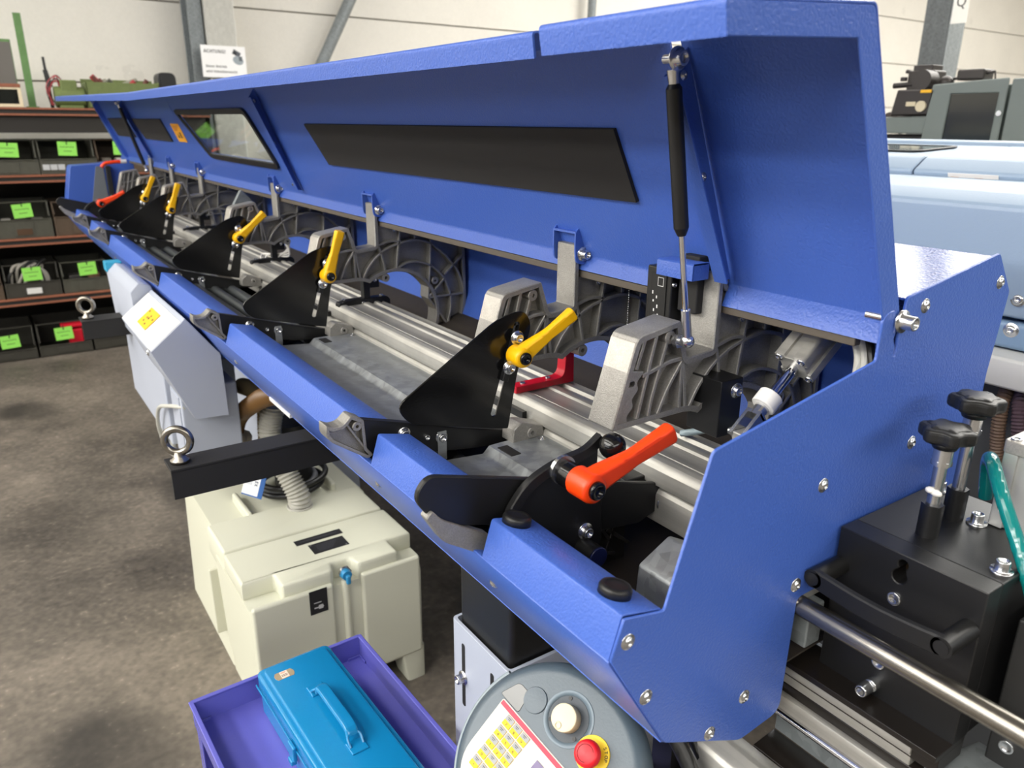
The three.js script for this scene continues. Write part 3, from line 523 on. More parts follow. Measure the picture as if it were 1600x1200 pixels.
{
  const noseG = (() => {
    const raw = [[-0.408, 1.084, 0.003], [-0.420, 1.077, 0.004], [-0.436, 1.0775, 0.01], [-0.452, 1.092, 0.004], [-0.474, 1.080, 0.004], [-0.477, 1.028, 0.002], [-0.488, 1.014, 0.002], [-0.478, 1.008, 0.006], [-0.416, 1.052, 0.012], [-0.407, 1.064, 0.006]], o = path(raw);
    return J(plateX(o, -0.032, 0, 0.0012, [inset(raw.map(([z, y]) => [z, y]), 0.0045)]), plateX(inset(raw.map(([z, y]) => [z, y]), 0.002), -0.026, -0.016, 0), plateX(ribbon([[-0.444, 1.078], [-0.473, 1.03]], 0.004), -0.028, -0.003, 0.001), plateX(circ(-0.462, 1.0705, 0.0085, 18), -0.03, -0.001, 0.001, [circ(-0.462, 1.0705, 0.004, 10)]));
  })();
  const barG = plateX(path([[-0.474, 1.079, 0.002], [-0.545, 1.0585, 0.02], [-0.66, 1.0235, 0.02], [-0.795, 0.988, 0.004], [-0.80, 0.968, 0.004], [-0.69, 0.975, 0.01], [-0.50, 1.005, 0.004], [-0.478, 1.014, 0.002]]), -0.022, -0.004, 0.0016);
  const clampG = J(plateX(path([[-0.752, 0.984, 0.003], [-0.754, 1.010, 0.004], [-0.772, 1.022, 0.005], [-0.822, 1.006, 0.003], [-0.824, 0.975, 0.003], [-0.79, 0.978, 0.004]]), -0.004, 0.034, 0.0015, [circ(-0.795, 0.997, 0.005, 14)]), plateX(circ(-0.795, 0.997, 0.0105, 20), 0.03, 0.037, 0.001, [circ(-0.795, 0.997, 0.0052, 14)]));
  const plateO = path([[-0.522, 1.100, 0.022], [-0.545, 1.064, 0.02], [-0.712, 1.020, 0.003], [-0.748, 1.012, 0.004], [-0.768, 1.12, 0.02], [-0.799, 1.205, 0.03], [-0.781, 1.234, 0.03], [-0.727, 1.2255, 0.03]]);
  const slot = [...arc(-0.7655, 1.208, 0.0058, 0, PI, 6).map(([z, y]) => [z, y]), ...arc(-0.716, 1.049, 0.0058, PI, 2 * PI, 6)];
  const slotP = slot;
  const guideG = plateX(plateO, -0.004, 0, 0.0006, [slotP]);
  const place = [[-0.622, 55], [-1.519, 15], [-2.351, 47], [-3.445, 19], [-4.078, 25]];
  place.forEach(([x, deg], i) => {
    const a = part('support_arm', barG, M.blackSatin, 'black magazine arm with a cast nose'); a.position.x += x;
    mesh('cast_nose', noseG, M.cast, a); mesh('end_clamp', clampG, M.cast, a);
    for (const [z, y, r] of [[-0.548, 1.038, 0.0075], [-0.592, 1.021, 0.005], [-0.622, 1.014, 0.0075]]) mesh('screw', capScrew(r, r, r > 0.006).translate(-0.004, y, z), M.bolt, a);
    mesh('strap', J(span(-0.003, -0.0005, 0.97, 1.026, -0.631, -0.613, 0.001)), M.zinc, a);
    const g = part('guide_plate', guideG, M.blackGloss, 'black triangular guide plate'); g.position.x += x + 0.024;
    const L = (t) => [-0.716 - 0.0495 * t, 1.049 + 0.159 * t];
    const [hz, hy] = L(0.68), [s0z, s0y] = L(0.87), [s1z, s1y] = L(0.54);
    mesh('slide', J(plateX(ribbon([L(0.38), L(0.92)], 0.013), -0.001, 0.010, 0.001), span(-0.012, -0.004, hy - 0.03, hy + 0.03, hz - 0.012, hz + 0.012)), M.blackSatin, g);
    mesh('screw', J(capScrew(0.0085, 0.008).translate(0.010, s0y, s0z)), M.bolt, g); mesh('screw', capScrew(0.0085, 0.008).translate(0.010, s1y, s1z), M.bolt, g);
    const lv = mesh('clamp_lever', lever.body, M.yellow, g, 'yellow clamp lever'); lv.position.set(0.008, 1.158, -0.753); lv.rotation.x = -deg * PI / 180;
    const cp = mesh('lever_cap', J(lever.cap, lever.base), M.blackGloss, g); cp.position.copy(lv.position);
  });
}
{ // end arms with the orange lever, near (full) and far
  const bar = path([[-0.392, 1.100, 0.03], [-0.425, 1.052, 0.006], [-0.505, 1.030, 0.01], [-0.56, 0.985, 0.01], [-0.70, 0.958, 0.004], [-0.79, 0.946, 0.004], [-0.858, 0.968, 0.004], [-0.863, 0.978, 0.004], [-0.826, 1.007, 0.004], [-0.70, 1.042, 0.01], [-0.60, 1.066, 0.02], [-0.582, 1.079, 0.02], [-0.412, 1.128, 0.03]]);
  const band = ribbon(path([[-0.530, 1.02], [-0.5325, 1.045, 0.03], [-0.560, 1.079, 0.03], [-0.607, 1.097, 0.03], [-0.663, 1.103, 0.02], [-0.69, 1.121]], 0, false), 0.017);
  const back = path([[-0.545, 1.00], [-0.55, 1.05, 0.02], [-0.575, 1.075, 0.02], [-0.612, 1.09, 0.02], [-0.665, 1.10, 0.01], [-0.690, 1.115, 0.01], [-0.690, 1.068, 0.015], [-0.66, 1.055, 0.02], [-0.70, 1.04, 0.004], [-0.706, 0.94, 0.01], [-0.67, 0.928, 0.01], [-0.60, 0.95]]);
  for (const x of [-0.285, -4.705]) {
    const e = part('end_arm', plateX(bar, -0.010, 0, 0.0016), M.blackSatin, 'black end arm with a rounded nose'); e.position.x += x;
    mesh('arc_plate', J(plateX(back, 0.0005, 0.006, 0.001), plateX(band, 0.004, 0.016, 0.0016)), M.blackSatin, e, 'curved black adjuster plate');
    mesh('ball_knob', J(new THREE.SphereGeometry(0.0195, 32, 20).translate(0.036, 1.116, -0.690), toX(new THREE.CylinderGeometry(0.008, 0.008, 0.02, 16)).translate(0.016, 1.114, -0.690)), M.blackGloss, e);
    const lv = mesh('clamp_lever', lever.body, M.orange, e, 'orange clamp lever'); lv.scale.setScalar(1.15); lv.position.set(0.046, 1.088, -0.617); lv.rotation.x = -66 * PI / 180;
    const cp = mesh('lever_cap', J(lever.cap, toX(new THREE.CylinderGeometry(0.0165, 0.0165, 0.03, 24)).translate(-0.0145, 0, 0)), M.blackGloss, e); cp.scale.setScalar(1.15); cp.position.copy(lv.position);
    mesh('washer', J(toX(new THREE.CylinderGeometry(0.021, 0.021, 0.006, 28)).translate(0.0185, 1.092, -0.615)), M.bolt, e);
    for (const [z, y, r] of [[-0.833, 0.972, 0.0085], [-0.671, 0.972, 0.0085]]) mesh('screw', J(capScrew(r, r * 1.1).translate(0.006, y, z)), M.bolt, e);
    mesh('support_bracket', J(plateX(path([[-0.405, 1.072, 0.004], [-0.43, 1.03, 0.01], [-0.50, 0.985, 0.004], [-0.515, 0.972], [-0.53, 0.98], [-0.50, 1.02], [-0.43, 1.062, 0.01], [-0.415, 1.08, 0.004]]), -0.012, 0.006, 0.0014), plateX(ribbon([[-0.45, 1.035], [-0.50, 1.005]], 0.004), -0.01, 0.004, 0.001)), M.cast, e);
    mesh('cross_tube', J(toX(new THREE.CylinderGeometry(0.0165, 0.0165, 0.5, 28)).translate(-0.21, 0.945, -0.668)), M.blackSatin, e);
    mesh('tube_plug', toX(lathe([[0.0001, 0], [0.0165, 0], [0.0165, 0.003], [0.015, 0.004], [0.0001, 0.004]], 28)).translate(0.04, 0.945, -0.668), std({ color: 0x18204a, roughness: 0.4 }), e);
    mesh('inner_casting', J(...[[[-0.72, 0.955], [-0.80, 0.945]], [[-0.72, 0.955], [-0.75, 0.915]], [[-0.74, 0.94], [-0.79, 0.90]], [[-0.68, 0.92], [-0.76, 0.89]], [[-0.66, 0.90], [-0.65, 0.86]], [[-0.76, 0.95], [-0.74, 0.90]]].map((l) => plateX(ribbon(l, 0.006), -0.05, -0.02, 0.001)), plateX([[-0.64, 0.86], [-0.64, 0.94], [-0.80, 0.94], [-0.80, 0.86]], -0.05, -0.042, 0)), std({ color: 0x4a4744, metalness: 0.6, roughness: 0.5, map: T.castCol }), e);
  }
  part('guard_cover', J(sheet([[-0.81, 0.945], [-0.76, 0.972], [-0.705, 0.945], [-0.70, 0.86]].map(([z, y]) => [z + 0.02, y + 0.018]), 0.0025, -0.175, -0.006, 0.004), plateX([[-0.79, 0.963], [-0.74, 0.99], [-0.685, 0.963], [-0.68, 0.878], [-0.79, 0.878]], -0.175, -0.173, 0)), M.zinc, 'bent galvanised guard');
}
{ // pneumatic cylinder behind the end plate
  const a = partGroup('air_cylinder', 'aluminium pneumatic cylinder with a white bumper');
  const d = V3(0, 0.62, -0.785).normalize(), at = (t) => [-0.155, 1.135 + d.y * t, -0.855 + d.z * t], q = new THREE.Quaternion().setFromUnitVectors(V3(0, 1, 0), d);
  const o = (g, t) => g.applyQuaternion(q).translate(...at(t));
  const sec = path([[-0.026, -0.026, 0.006], [-0.008, -0.026], [-0.008, -0.021], [0.008, -0.021], [0.008, -0.026], [0.026, -0.026, 0.006], [0.026, -0.008], [0.021, -0.008], [0.021, 0.008], [0.026, 0.008], [0.026, 0.026, 0.006], [0.008, 0.026], [0.008, 0.021], [-0.008, 0.021], [-0.008, 0.026], [-0.026, 0.026, 0.006], [-0.026, 0.008], [-0.021, 0.008], [-0.021, -0.008], [-0.026, -0.008]]);
  mesh('body', o(plateY(sec, 0, 0.17, 0.001), 0.125), M.alu, a);
  for (const [x, z] of [[-0.019, -0.019], [0.019, 0.019], [0.019, -0.019], [-0.019, 0.019]]) mesh('screw', o(lathe([[0.006, 0], [0.006, -0.002], [0.0035, -0.0025], [0.003, 0.001], [0.0001, 0.001]], 14).translate(x, 0, z), 0.125), M.bolt, a);
  mesh('rod', o(new THREE.CylinderGeometry(0.008, 0.008, 0.085, 24), 0.085), M.chrome, a);
  mesh('bumper', o(lathe([[0.0001, 0], [0.0165, 0], [0.0185, 0.002], [0.0185, 0.022], [0.0165, 0.024], [0.0001, 0.024]], 28), 0.046), M.nylon, a);
  mesh('clevis', J(o(new THREE.CylinderGeometry(0.0105, 0.0105, 0.022, 20), 0.038), o(box(0.005, 0.045, 0.020, 0.0105, 0, 0), 0.008), o(box(0.005, 0.045, 0.020, -0.0105, 0, 0), 0.008), o(box(0.026, 0.006, 0.02, 0, 0.022, 0), 0.008), toX(new THREE.CylinderGeometry(0.005, 0.005, 0.04, 14)).translate(...at(-0.008))), M.bolt, a);
  mesh('mount', J(span(-0.163, -0.147, 1.03, 1.135, -0.87, -0.84, 0.002)), M.alu, a);
  part('air_hose', sweep([[-0.14, 1.275, -0.995], [-0.11, 1.27, -0.995], [-0.09, 1.29, -1.03], [-0.09, 1.33, -1.08]], 0.0045, 30, 10), M.cable);
  for (const k of [0, 1, 2]) part('air_hose', sweep([[-0.06 + k * 0.01, 1.20, -0.955 - k * 0.004], [-0.065 + k * 0.01, 1.25, -0.965], [-0.10 + k * 0.012, 1.29, -0.985], [-0.18, 1.325, -1.04]], 0.0055, 30, 10), k === 2 ? M.rubber : M.cable);
  part('cable_tie', J(new THREE.TorusGeometry(0.017, 0.0022, 8, 24).rotateX(PI / 2).translate(-0.052, 1.222, -0.959), span(-0.04, -0.03, 1.217, 1.227, -0.948, -0.938, 0.002)), M.nylon);
  part('air_hose', sweep([[-0.34, 1.05, -0.93], [-0.24, 1.085, -0.965], [-0.14, 1.075, -0.95], [-0.05, 1.05, -0.94]], 0.006, 30, 10), std({ color: 0x93a4ab, roughness: 0.4 }));
  const s = part('sensor_box', span(-0.40, -0.345, 1.22, 1.335, -0.925, -0.885, 0.003), M.blackSatin, 'black safety switch with white print');
  mesh('switch_head', J(span(-0.34, -0.30, 1.27, 1.36, -0.93, -0.895, 0.003), toX(new THREE.CylinderGeometry(0.02, 0.02, 0.05, 20)).translate(-0.32, 1.245, -0.93)), M.blackMatt, s);
  const d2 = decal('print', 0.034, 0.10, canvasTex(64, 192, (g, w, h) => { g.fillStyle = '#141414'; g.fillRect(0, 0, w, h); g.fillStyle = '#d8d8d8'; g.strokeStyle = '#d8d8d8'; g.lineWidth = 2; g.strokeRect(30, 12, 22, 26); for (let i = 0; i < 9; i++) g.fillRect(8 + (i * 17) % 30, 56 + i * 14, 5, 11 - (i % 3) * 2); }), s); d2.position.set(-0.372, 1.275, -0.8838);
  mesh('screw', J(capScrew(0.004, 0.004, false).translate(-0.345, 1.33, -0.893), capScrew(0.004, 0.004, false).translate(-0.345, 1.31, -0.89)), M.bolt, s);
  part('ball_chain', J(...Array.from({ length: 28 }, (_, i) => new THREE.SphereGeometry(0.0013, 6, 5).translate(-0.52, 1.30 - i * 0.0042, -0.96))), M.bolt);
}
{ // things further along the inside: switch box, wiring, far end box
  const w = part('motor_bracket', J(plateX(path([[-0.86, 1.30, 0.006], [-0.80, 1.20, 0.02], [-0.815, 1.14, 0.01], [-0.86, 1.13, 0.02], [-0.90, 1.26, 0.01]]), -2.62, -2.60, 0.002), toX(new THREE.CylinderGeometry(0.032, 0.032, 0.02, 24)).translate(-2.59, 1.17, -0.845)), M.galv, 'grey plate with a round motor');
  mesh('copper_ring', toX(new THREE.TorusGeometry(0.014, 0.005, 10, 20).rotateX(PI / 2)).translate(-2.578, 1.17, -0.845), std({ color: 0xb06a3a, metalness: 0.7, roughness: 0.4 }), w);
  for (let i = 0; i < 4; i++) part('wire', sweep([[-1.52 - i * 0.02, 1.13, -0.945], [-1.55, 1.10 - 0.01 * i, -0.955], [-1.60 - i * 0.03, 1.06, -0.93 + i * 0.012], [-1.64 - i * 0.01, 1.04, -0.91 + i * 0.01]].map(([x, y, z]) => [x - 0.83, y, z]), 0.003, 24, 8), M.nylon);
  const f = part('far_end_box', J(plateX(path([[-0.52, 1.045, 0.01], [-0.565, 1.262, 0.02], [-0.73, 1.27, 0.006], [-0.95, 1.30, 0.01], [-0.95, 1.02], [-0.70, 1.00]]), -5.62, -5.44, 0.003)), M.blue, 'blue cover box at the far end');
  mesh('grey_face', plateX(path([[-0.665, 1.03, 0.004], [-0.715, 1.255, 0.004], [-0.76, 1.258, 0.004], [-0.765, 1.04, 0.004]]), -5.442, -5.435, 0.001), std({ color: 0x70757a, roughness: 0.5 }), f);
  mesh('dark_post', span(-5.44, -5.40, 1.0, 1.26, -0.80, -0.77, 0.003), M.blackMatt, f);
  part('red_hose', sweep([[-5.2, 1.262, -0.72], [-5.2, 1.282, -0.74], [-5.2, 1.292, -0.79], [-5.2, 1.295, -0.84]], 0.011, 24, 12), M.orange, 'short orange hose');
  part('hose_fitting', between([-5.2, 1.295, -0.835], [-5.2, 1.296, -0.87], 0.013), M.white);
}
// ---- frame below: lifting beams, stands, control console (world heights)
function wpart(name, g, m, label) { const o = mesh(name, g, m, feeder, label); o.position.set(-OX, 0, -OZ); return o; }
{
  const eye = (x, z, y, b) => {
    mesh('eye_bolt', J(new THREE.TorusGeometry(0.028, 0.0085, 14, 36).rotateY(PI / 2 - 0.5).translate(x, y + 0.052, z), lathe([[0.0001, 0], [0.021, 0], [0.021, 0.008], [0.013, 0.014], [0.011, 0.026], [0.0001, 0.026]], 24).translate(x, y, z)), M.steel, b, 'steel lifting eye');
    mesh('eye_nut', new THREE.CylinderGeometry(0.022, 0.022, 0.014, 6).translate(x, y - 0.016, z), M.bolt, b);
  };
  const beam = (x0, x1, z0, z1, y) => { const b = wpart('lifting_beam', J(span(x0, x1, y - 0.008, y, z1, z0, 0.0015), span(x1 - 0.008, x1, y - 0.072, y - 0.004, z1, z0, 0.0015)), M.blackMatt, 'black angle beam for lifting'); eye((x0 + x1) / 2, z0 - 0.028, y, b); return b; };
  beam(-1.268, -1.192, -0.256, -0.80, 1.05); beam(-2.87, -2.775, -0.262, -0.80, 1.05);
  const stand = (x0, x1, z0, z1) => {
    const s = wpart('support_stand', plateY(path([[x0, z0, 0.012], [x1, z0, 0.012], [x1, z1, 0.012], [x0, z1, 0.012]]), 0, 0.838, 0.001, [path([[x0 + 0.006, z0 + 0.006, 0.01], [x1 - 0.006, z0 + 0.006, 0.01], [x1 - 0.006, z1 - 0.006, 0.01], [x0 + 0.006, z1 - 0.006, 0.01]])]), M.lightGrey, 'pale grey support column with slots');
    mesh('inner_column', J(span(x0 + 0.012, x1 - 0.012, 0.5, 1.075, z0 + 0.012, z1 - 0.012, 0.012)), M.blackSatin, s, 'black telescopic column');
    for (const [x, y] of [[x0 + 0.045, 0.725], [x1 - 0.055, 0.725], [x0 + 0.045, 0.47], [x1 - 0.055, 0.47]]) { mesh('slot', plateZ(path([[x - 0.006, y - 0.075, 0.006], [x + 0.006, y - 0.075, 0.006], [x + 0.006, y + 0.075, 0.006], [x - 0.006, y + 0.075, 0.006]]), z1 - 0.0012, z1 + 0.0006, 0), M.blackMatt, s); mesh('bolt', capScrew(0.0095, 0.014).rotateY(-PI / 2).translate(x, y - 0.005, z1), M.bolt, s); }
    mesh('bolt', capScrew(0.0095, 0.012).translate(x1, 0.775, z1 - 0.10), M.bolt, s);
    mesh('foot_plate', span(x0 - 0.08, x1 + 0.08, 0, 0.015, z0 - 0.05, z1 + 0.08, 0.004), M.lightGrey, s);
    return s;
  };
  stand(-0.652, -0.447, -0.87, -0.65);
  const s2 = wpart('rear_stand', J(span(-2.60, -2.51, 0.02, 0.90, -0.74, -0.62, 0.006)), M.lightGrey, 'pale grey rear stand leg'); mesh('foot_plate', span(-2.66, -2.46, 0, 0.02, -0.80, -0.56, 0.004), M.lightGrey, s2);
  for (const y of [0.60, 0.45]) mesh('bolt', capScrew(0.009, 0.01).rotateY(-PI / 2).translate(-2.555, y, -0.618), M.bolt, s2);
  const s3 = wpart('electric_cabinet', span(-3.7, -2.47, 0.10, 0.98, -1.22, -0.92, 0.01), M.lightGrey, 'pale grey cabinet behind the hoses'); mesh('plinth', span(-3.68, -2.50, 0, 0.10, -1.20, -0.94, 0.004), M.blackMatt, s3); mesh('door_handle', span(-2.56, -2.53, 0.5, 0.6, -0.92, -0.905, 0.003), M.blackSatin, s3);
  // console with the sloping white plate
  const c = wpart('control_console', plateX(path([[-0.360, 1.122, 0.002], [-0.455, 1.199, 0.002], [-0.468, 1.212, 0.002], [-0.56, 1.085, 0.004], [-0.564, 0.88, 0.004], [-0.462, 0.885, 0.004]]), -2.44, -1.93, 0.001), M.lightGrey, 'pale grey console with a sloping white front');
  const an = Math.atan2(0.077, 0.095);
  const wp = mesh('white_plate', rbox(0.50, 0.122, 0.004, 0, 0, 0, 0.001), M.white, c); wp.position.set(-2.185, 1.1625, -0.4095); wp.rotation.x = -(PI / 2 - an);
  const lab = decal('warning_label', 0.135, 0.066, canvasTex(160, 96, (g, w, h) => { g.fillStyle = '#f4b40a'; g.fillRect(0, 0, w, h); g.fillStyle = '#4a3410'; for (let i = 0; i < 6; i++) { g.fillRect(14 + (i * 37) % 120, 14 + (i * 29) % 66, 16, 9); } g.fillRect(74, 40, 18, 12); }), c); lab.position.set(-2.19, 1.166, -0.4073); lab.rotation.x = wp.rotation.x;
  mesh('screw', buttonScrew(0.008).rotateY(-PI / 2).translate(-1.95, 1.118, -0.357), M.bolt, c);
  wpart('cable_duct', J(plateX(path([[-0.40, 1.205, 0.004], [-0.43, 1.235, 0.004], [-0.47, 1.225, 0.01], [-0.50, 1.08], [-0.50, 0.96, 0.006], [-0.41, 1.01, 0.004]]), -3.0, -2.45, 0.002)), M.lightGrey);
  wpart('cable_duct_tape', span(-3.02, -2.95, 1.20, 1.238, -0.455, -0.395, 0.003), std({ color: 0x2f9ac0, roughness: 0.4 }));
  const b2 = wpart('lower_cabinet', J(span(-2.95, -2.22, 0.70, 1.0, -0.62, -0.43, 0.006), span(-2.18, -2.02, 0.70, 0.96, -0.62, -0.44, 0.006)), M.lightGrey, 'pale grey cabinet under the console');
  mesh('door_seam', span(-2.16, -2.04, 0.74, 0.93, -0.4395, -0.437, 0.001), M.lightGrey, b2);
  wpart('cable', sweep([[-2.02, 0.90, -0.45], [-2.12, 0.88, -0.42], [-2.28, 0.82, -0.41], [-2.38, 0.70, -0.42], [-2.40, 0.60, -0.45], [-2.3, 0.5, -0.6]], 0.007, 40, 8), M.cable);
  wpart('cable', sweep([[-2.6, 0.72, -0.5], [-2.62, 0.5, -0.5], [-2.62, 0.3, -0.58], [-2.6, 0.1, -0.64]], 0.009, 30, 8), M.cable);
  wpart('cable', sweep([[-2.8, 0.72, -0.5], [-2.8, 0.5, -0.5], [-2.82, 0.25, -0.6], [-2.8, 0.1, -0.66]], 0.009, 30, 8), M.cable);
}

// ---------------------------------------------------------------- clamping unit at the right, on its rails
{
  const t = thing('clamp_unit', 'black bar clamping unit with two star knobs beside the blue end plate', 'machine part', [0.09, 0.95, -1.0]);
  const p = (name, g, m, par = t, label) => { const o = mesh(name, g, m, par, label); if (par === t) o.position.set(-0.09, -0.95, 1.0); return o; };
  const key = [...arc(0.0915, 1.2665, 0.0065, -0.9, PI + 0.9, 12), ...arc(0.0895, 1.249, 0.0095, PI - 0.7, 2 * PI + 0.7, 14)];
  const b = p('body', J(plateZ(path([[0.004, 1.065], [0.190, 1.065], [0.190, 1.28, 0.003], [0.004, 1.28, 0.002]]), -0.905, -0.87, 0.0012, [key]), span(0.004, 0.19, 1.065, 1.28, -1.105, -0.9045, 0.002)), M.blackSatin, t, 'black anodised block');
  p('keyhole', span(0.076, 0.105, 1.235, 1.276, -0.9043, -0.902), std({ color: 0x3a2a18, roughness: 0.4 }), b).position.set(0, 0, 0);
  const sub = (n, g, m) => { const o = mesh(n, g, m, b); return o; };
  for (const [x, y, r] of [[0.089, 1.217, 0.0088], [0.085, 1.118, 0.009]]) sub('screw', lathe([[0.0001, 0.0012], [r * 0.45, 0.0012], [r * 0.5, 0.003], [r * 0.95, 0.003], [r, 0.002], [r, 0]], 22).rotateX(PI / 2).translate(x, y, -0.87), M.bolt);
  sub('screw', J(capScrew(0.0085, 0.02, false).rotateY(-PI / 2).translate(0.082, 1.082, -0.862), capScrew(0.009, 0.01, false).rotateY(-PI / 2).translate(0.084, 1.084, -0.87)), M.bolt);
  for (const [x, z] of [[0.175, -0.932], [0.100, -1.028], [-0.0 + 0.02, -1.085]]) sub('screw', capScrew(0.0082, 0.012).rotateZ(PI / 2).translate(x, 1.28, z), M.bolt);
  // handle
  const hx0 = 0.012, hx1 = 0.178, hy = 1.226, arch = (x) => 0.0 + 0.0 * x;
  const hp = []; for (let i = 0; i <= 16; i++) { const u = i / 16; hp.push([hx0 + (hx1 - hx0) * u, hy - 0.006 * Math.sin(u * PI)]); }
  const band = ribbon(hp, 0.025), ends = (x, y) => new THREE.CylinderGeometry(0.0125, 0.0125, 0.011, 24).rotateX(PI / 2).translate(x, y, -0.8145);
  p('handle', J(plateZ(band, -0.82, -0.809, 0.002), ends(hx0, hy), ends(hx1, hy), between([hx0, hy, -0.872], [hx0, hy, -0.812], 0.0125), between([hx1, hy, -0.872], [hx1, hy, -0.812], 0.0125)), M.rubber, t, 'black bow handle');
  for (const x of [hx0, hx1]) p('handle_cap', new THREE.CylinderGeometry(0.0088, 0.0088, 0.001, 24).rotateX(PI / 2).translate(x, hy, -0.8086), M.blackSatin);
  // second block and foot ledge
  const k = p('side_block', J(span(0.205, 0.33, 1.0, 1.232, -1.05, -0.93, 0.003), span(0.205, 0.40, 1.0, 1.25, -1.12, -1.05, 0.003)), std({ color: 0x242424, roughness: 0.5 }));
  for (const [x, y] of [[0.226, 1.212], [0.226, 1.06]]) mesh('screw', capScrew(0.009, 0.004, false).rotateY(-PI / 2).translate(x, y, -0.931), M.bolt, k);
  p('foot_ledge', J(span(-0.03, 0.19, 1.057, 1.066, -0.90, -0.832, 0.001), span(-0.03, 0.19, 1.035, 1.058, -0.90, -0.842, 0.001)), M.oily, t, 'black oily ledge');
  // star knobs on threaded studs
  const star = (R) => { const o = []; for (let i = 0; i < 60; i++) { const a = i / 60 * 2 * PI; o.push([R * (0.9 + 0.1 * Math.cos(6 * a)) * Math.cos(a), R * (0.9 + 0.1 * Math.cos(6 * a)) * Math.sin(a)]); } return o; };
  for (const [x, z, top, rot] of [[0.079, -0.943, 1.424, 0.2], [0.074, -1.016, 1.448, 0.5]]) {
    const kn = p('star_knob', J(plateY(star(0.0335), -0.006, 0.0125, 0.006, [], 3).rotateY(rot), plateY(star(0.029), -0.009, 0.015, 0.009, [], 3).rotateY(rot), lathe([[0.0001, -0.016], [0.014, -0.016], [0.018, -0.006], [0.0001, -0.004]], 24)).translate(x, top - 0.006, z), M.rubber, t, 'black star knob');
    mesh('collar', J(new THREE.CylinderGeometry(0.0115, 0.0115, 0.020, 24).translate(x, top - 0.031, z), new THREE.CylinderGeometry(0.0125, 0.0125, 0.006, 6).translate(x, top - 0.042, z)), M.bolt, kn);
    const th = []; for (let y = 1.31; y < top - 0.042; y += 0.0011) { th.push([0.0072, y], [0.0081, y + 0.00055]); }
    mesh('thread', lathe([[0.0001, 1.31], ...th, [0.0001, top - 0.042]], 20).translate(x, 0, z), M.bolt, kn);
    mesh('hex_sleeve', new THREE.CylinderGeometry(0.0135, 0.0135, 0.045, 6).translate(x, 1.3025, z), M.blackSatin, kn);
  }
  mesh('paint_dab', J(new THREE.SphereGeometry(0.006, 12, 8).scale(1, 0.7, 1).translate(0.076, 1.345, -0.935), new THREE.SphereGeometry(0.006, 12, 8).scale(1.3, 0.7, 0.8).translate(0.083, 1.343, -0.936)), M.nylon, t).position.set(-0.09, -0.95, 1.0);
  // compact cylinder and hose
  const c = p('compact_cylinder', plateY(path([[0.108, -1.037, 0.006], [0.126, -1.037], [0.126, -1.042], [0.134, -1.042], [0.134, -1.037], [0.178, -1.037, 0.006], [0.178, -1.108, 0.006], [0.108, -1.108, 0.006], [0.108, -1.075], [0.112, -1.075], [0.112, -1.068], [0.108, -1.068]]), 1.281, 1.385, 0.001), std({ color: 0xc9c9c6, metalness: 0.5, roughness: 0.38 }), t, 'silver compact cylinder');
  mesh('end_plate', plateY(path([[0.107, -1.036, 0.006], [0.179, -1.036, 0.006], [0.179, -1.109, 0.006], [0.107, -1.109, 0.006]]), 1.385, 1.402, 0.001), M.castMachined, c);
  for (const [x, z] of [[0.117, -1.046], [0.169, -1.046], [0.117, -1.099], [0.169, -1.099]]) mesh('screw', capScrew(0.0065, 0.003, false).rotateZ(PI / 2).translate(x, 1.4015, z), M.bolt, c);
  p('teal_hose', sweep([[0.085, 1.30, -1.075], [0.085, 1.355, -1.06], [0.10, 1.372, -1.03], [0.14, 1.345, -0.985], [0.20, 1.27, -0.95], [0.25, 1.15, -0.94]], 0.0088, 50, 16), M.tealHose, t, 'teal hydraulic hose');
  p('drip_sheet', J(plateY(path([[0.17, -0.86, 0.004], [0.225, -0.835, 0.006], [0.29, -0.85, 0.01], [0.33, -0.95], [0.19, -0.95]]), 1.026, 1.029, 0.0005), plateZ([[0.17, 0.99], [0.225, 1.028], [0.17, 1.028]], -0.858, -0.856, 0.0004)), M.galv);
}
{
  const r = thing('steel_rod', 'bright round steel bar running out past the black clamping unit', 'bar', [0.2, 1.165, -0.815]);
  mesh('rod', toX(lathe([[0.0001, -0.222], [0.0125, -0.222], [0.0138, -0.22], [0.0138, 0.5], [0.0001, 0.5]], 32)).translate(0, 0.01, 0), M.steel, r); mesh('rod_holder', span(-0.235, -0.195, -0.06, 0.005, -0.045, -0.012, 0.003), M.galv, r);
}
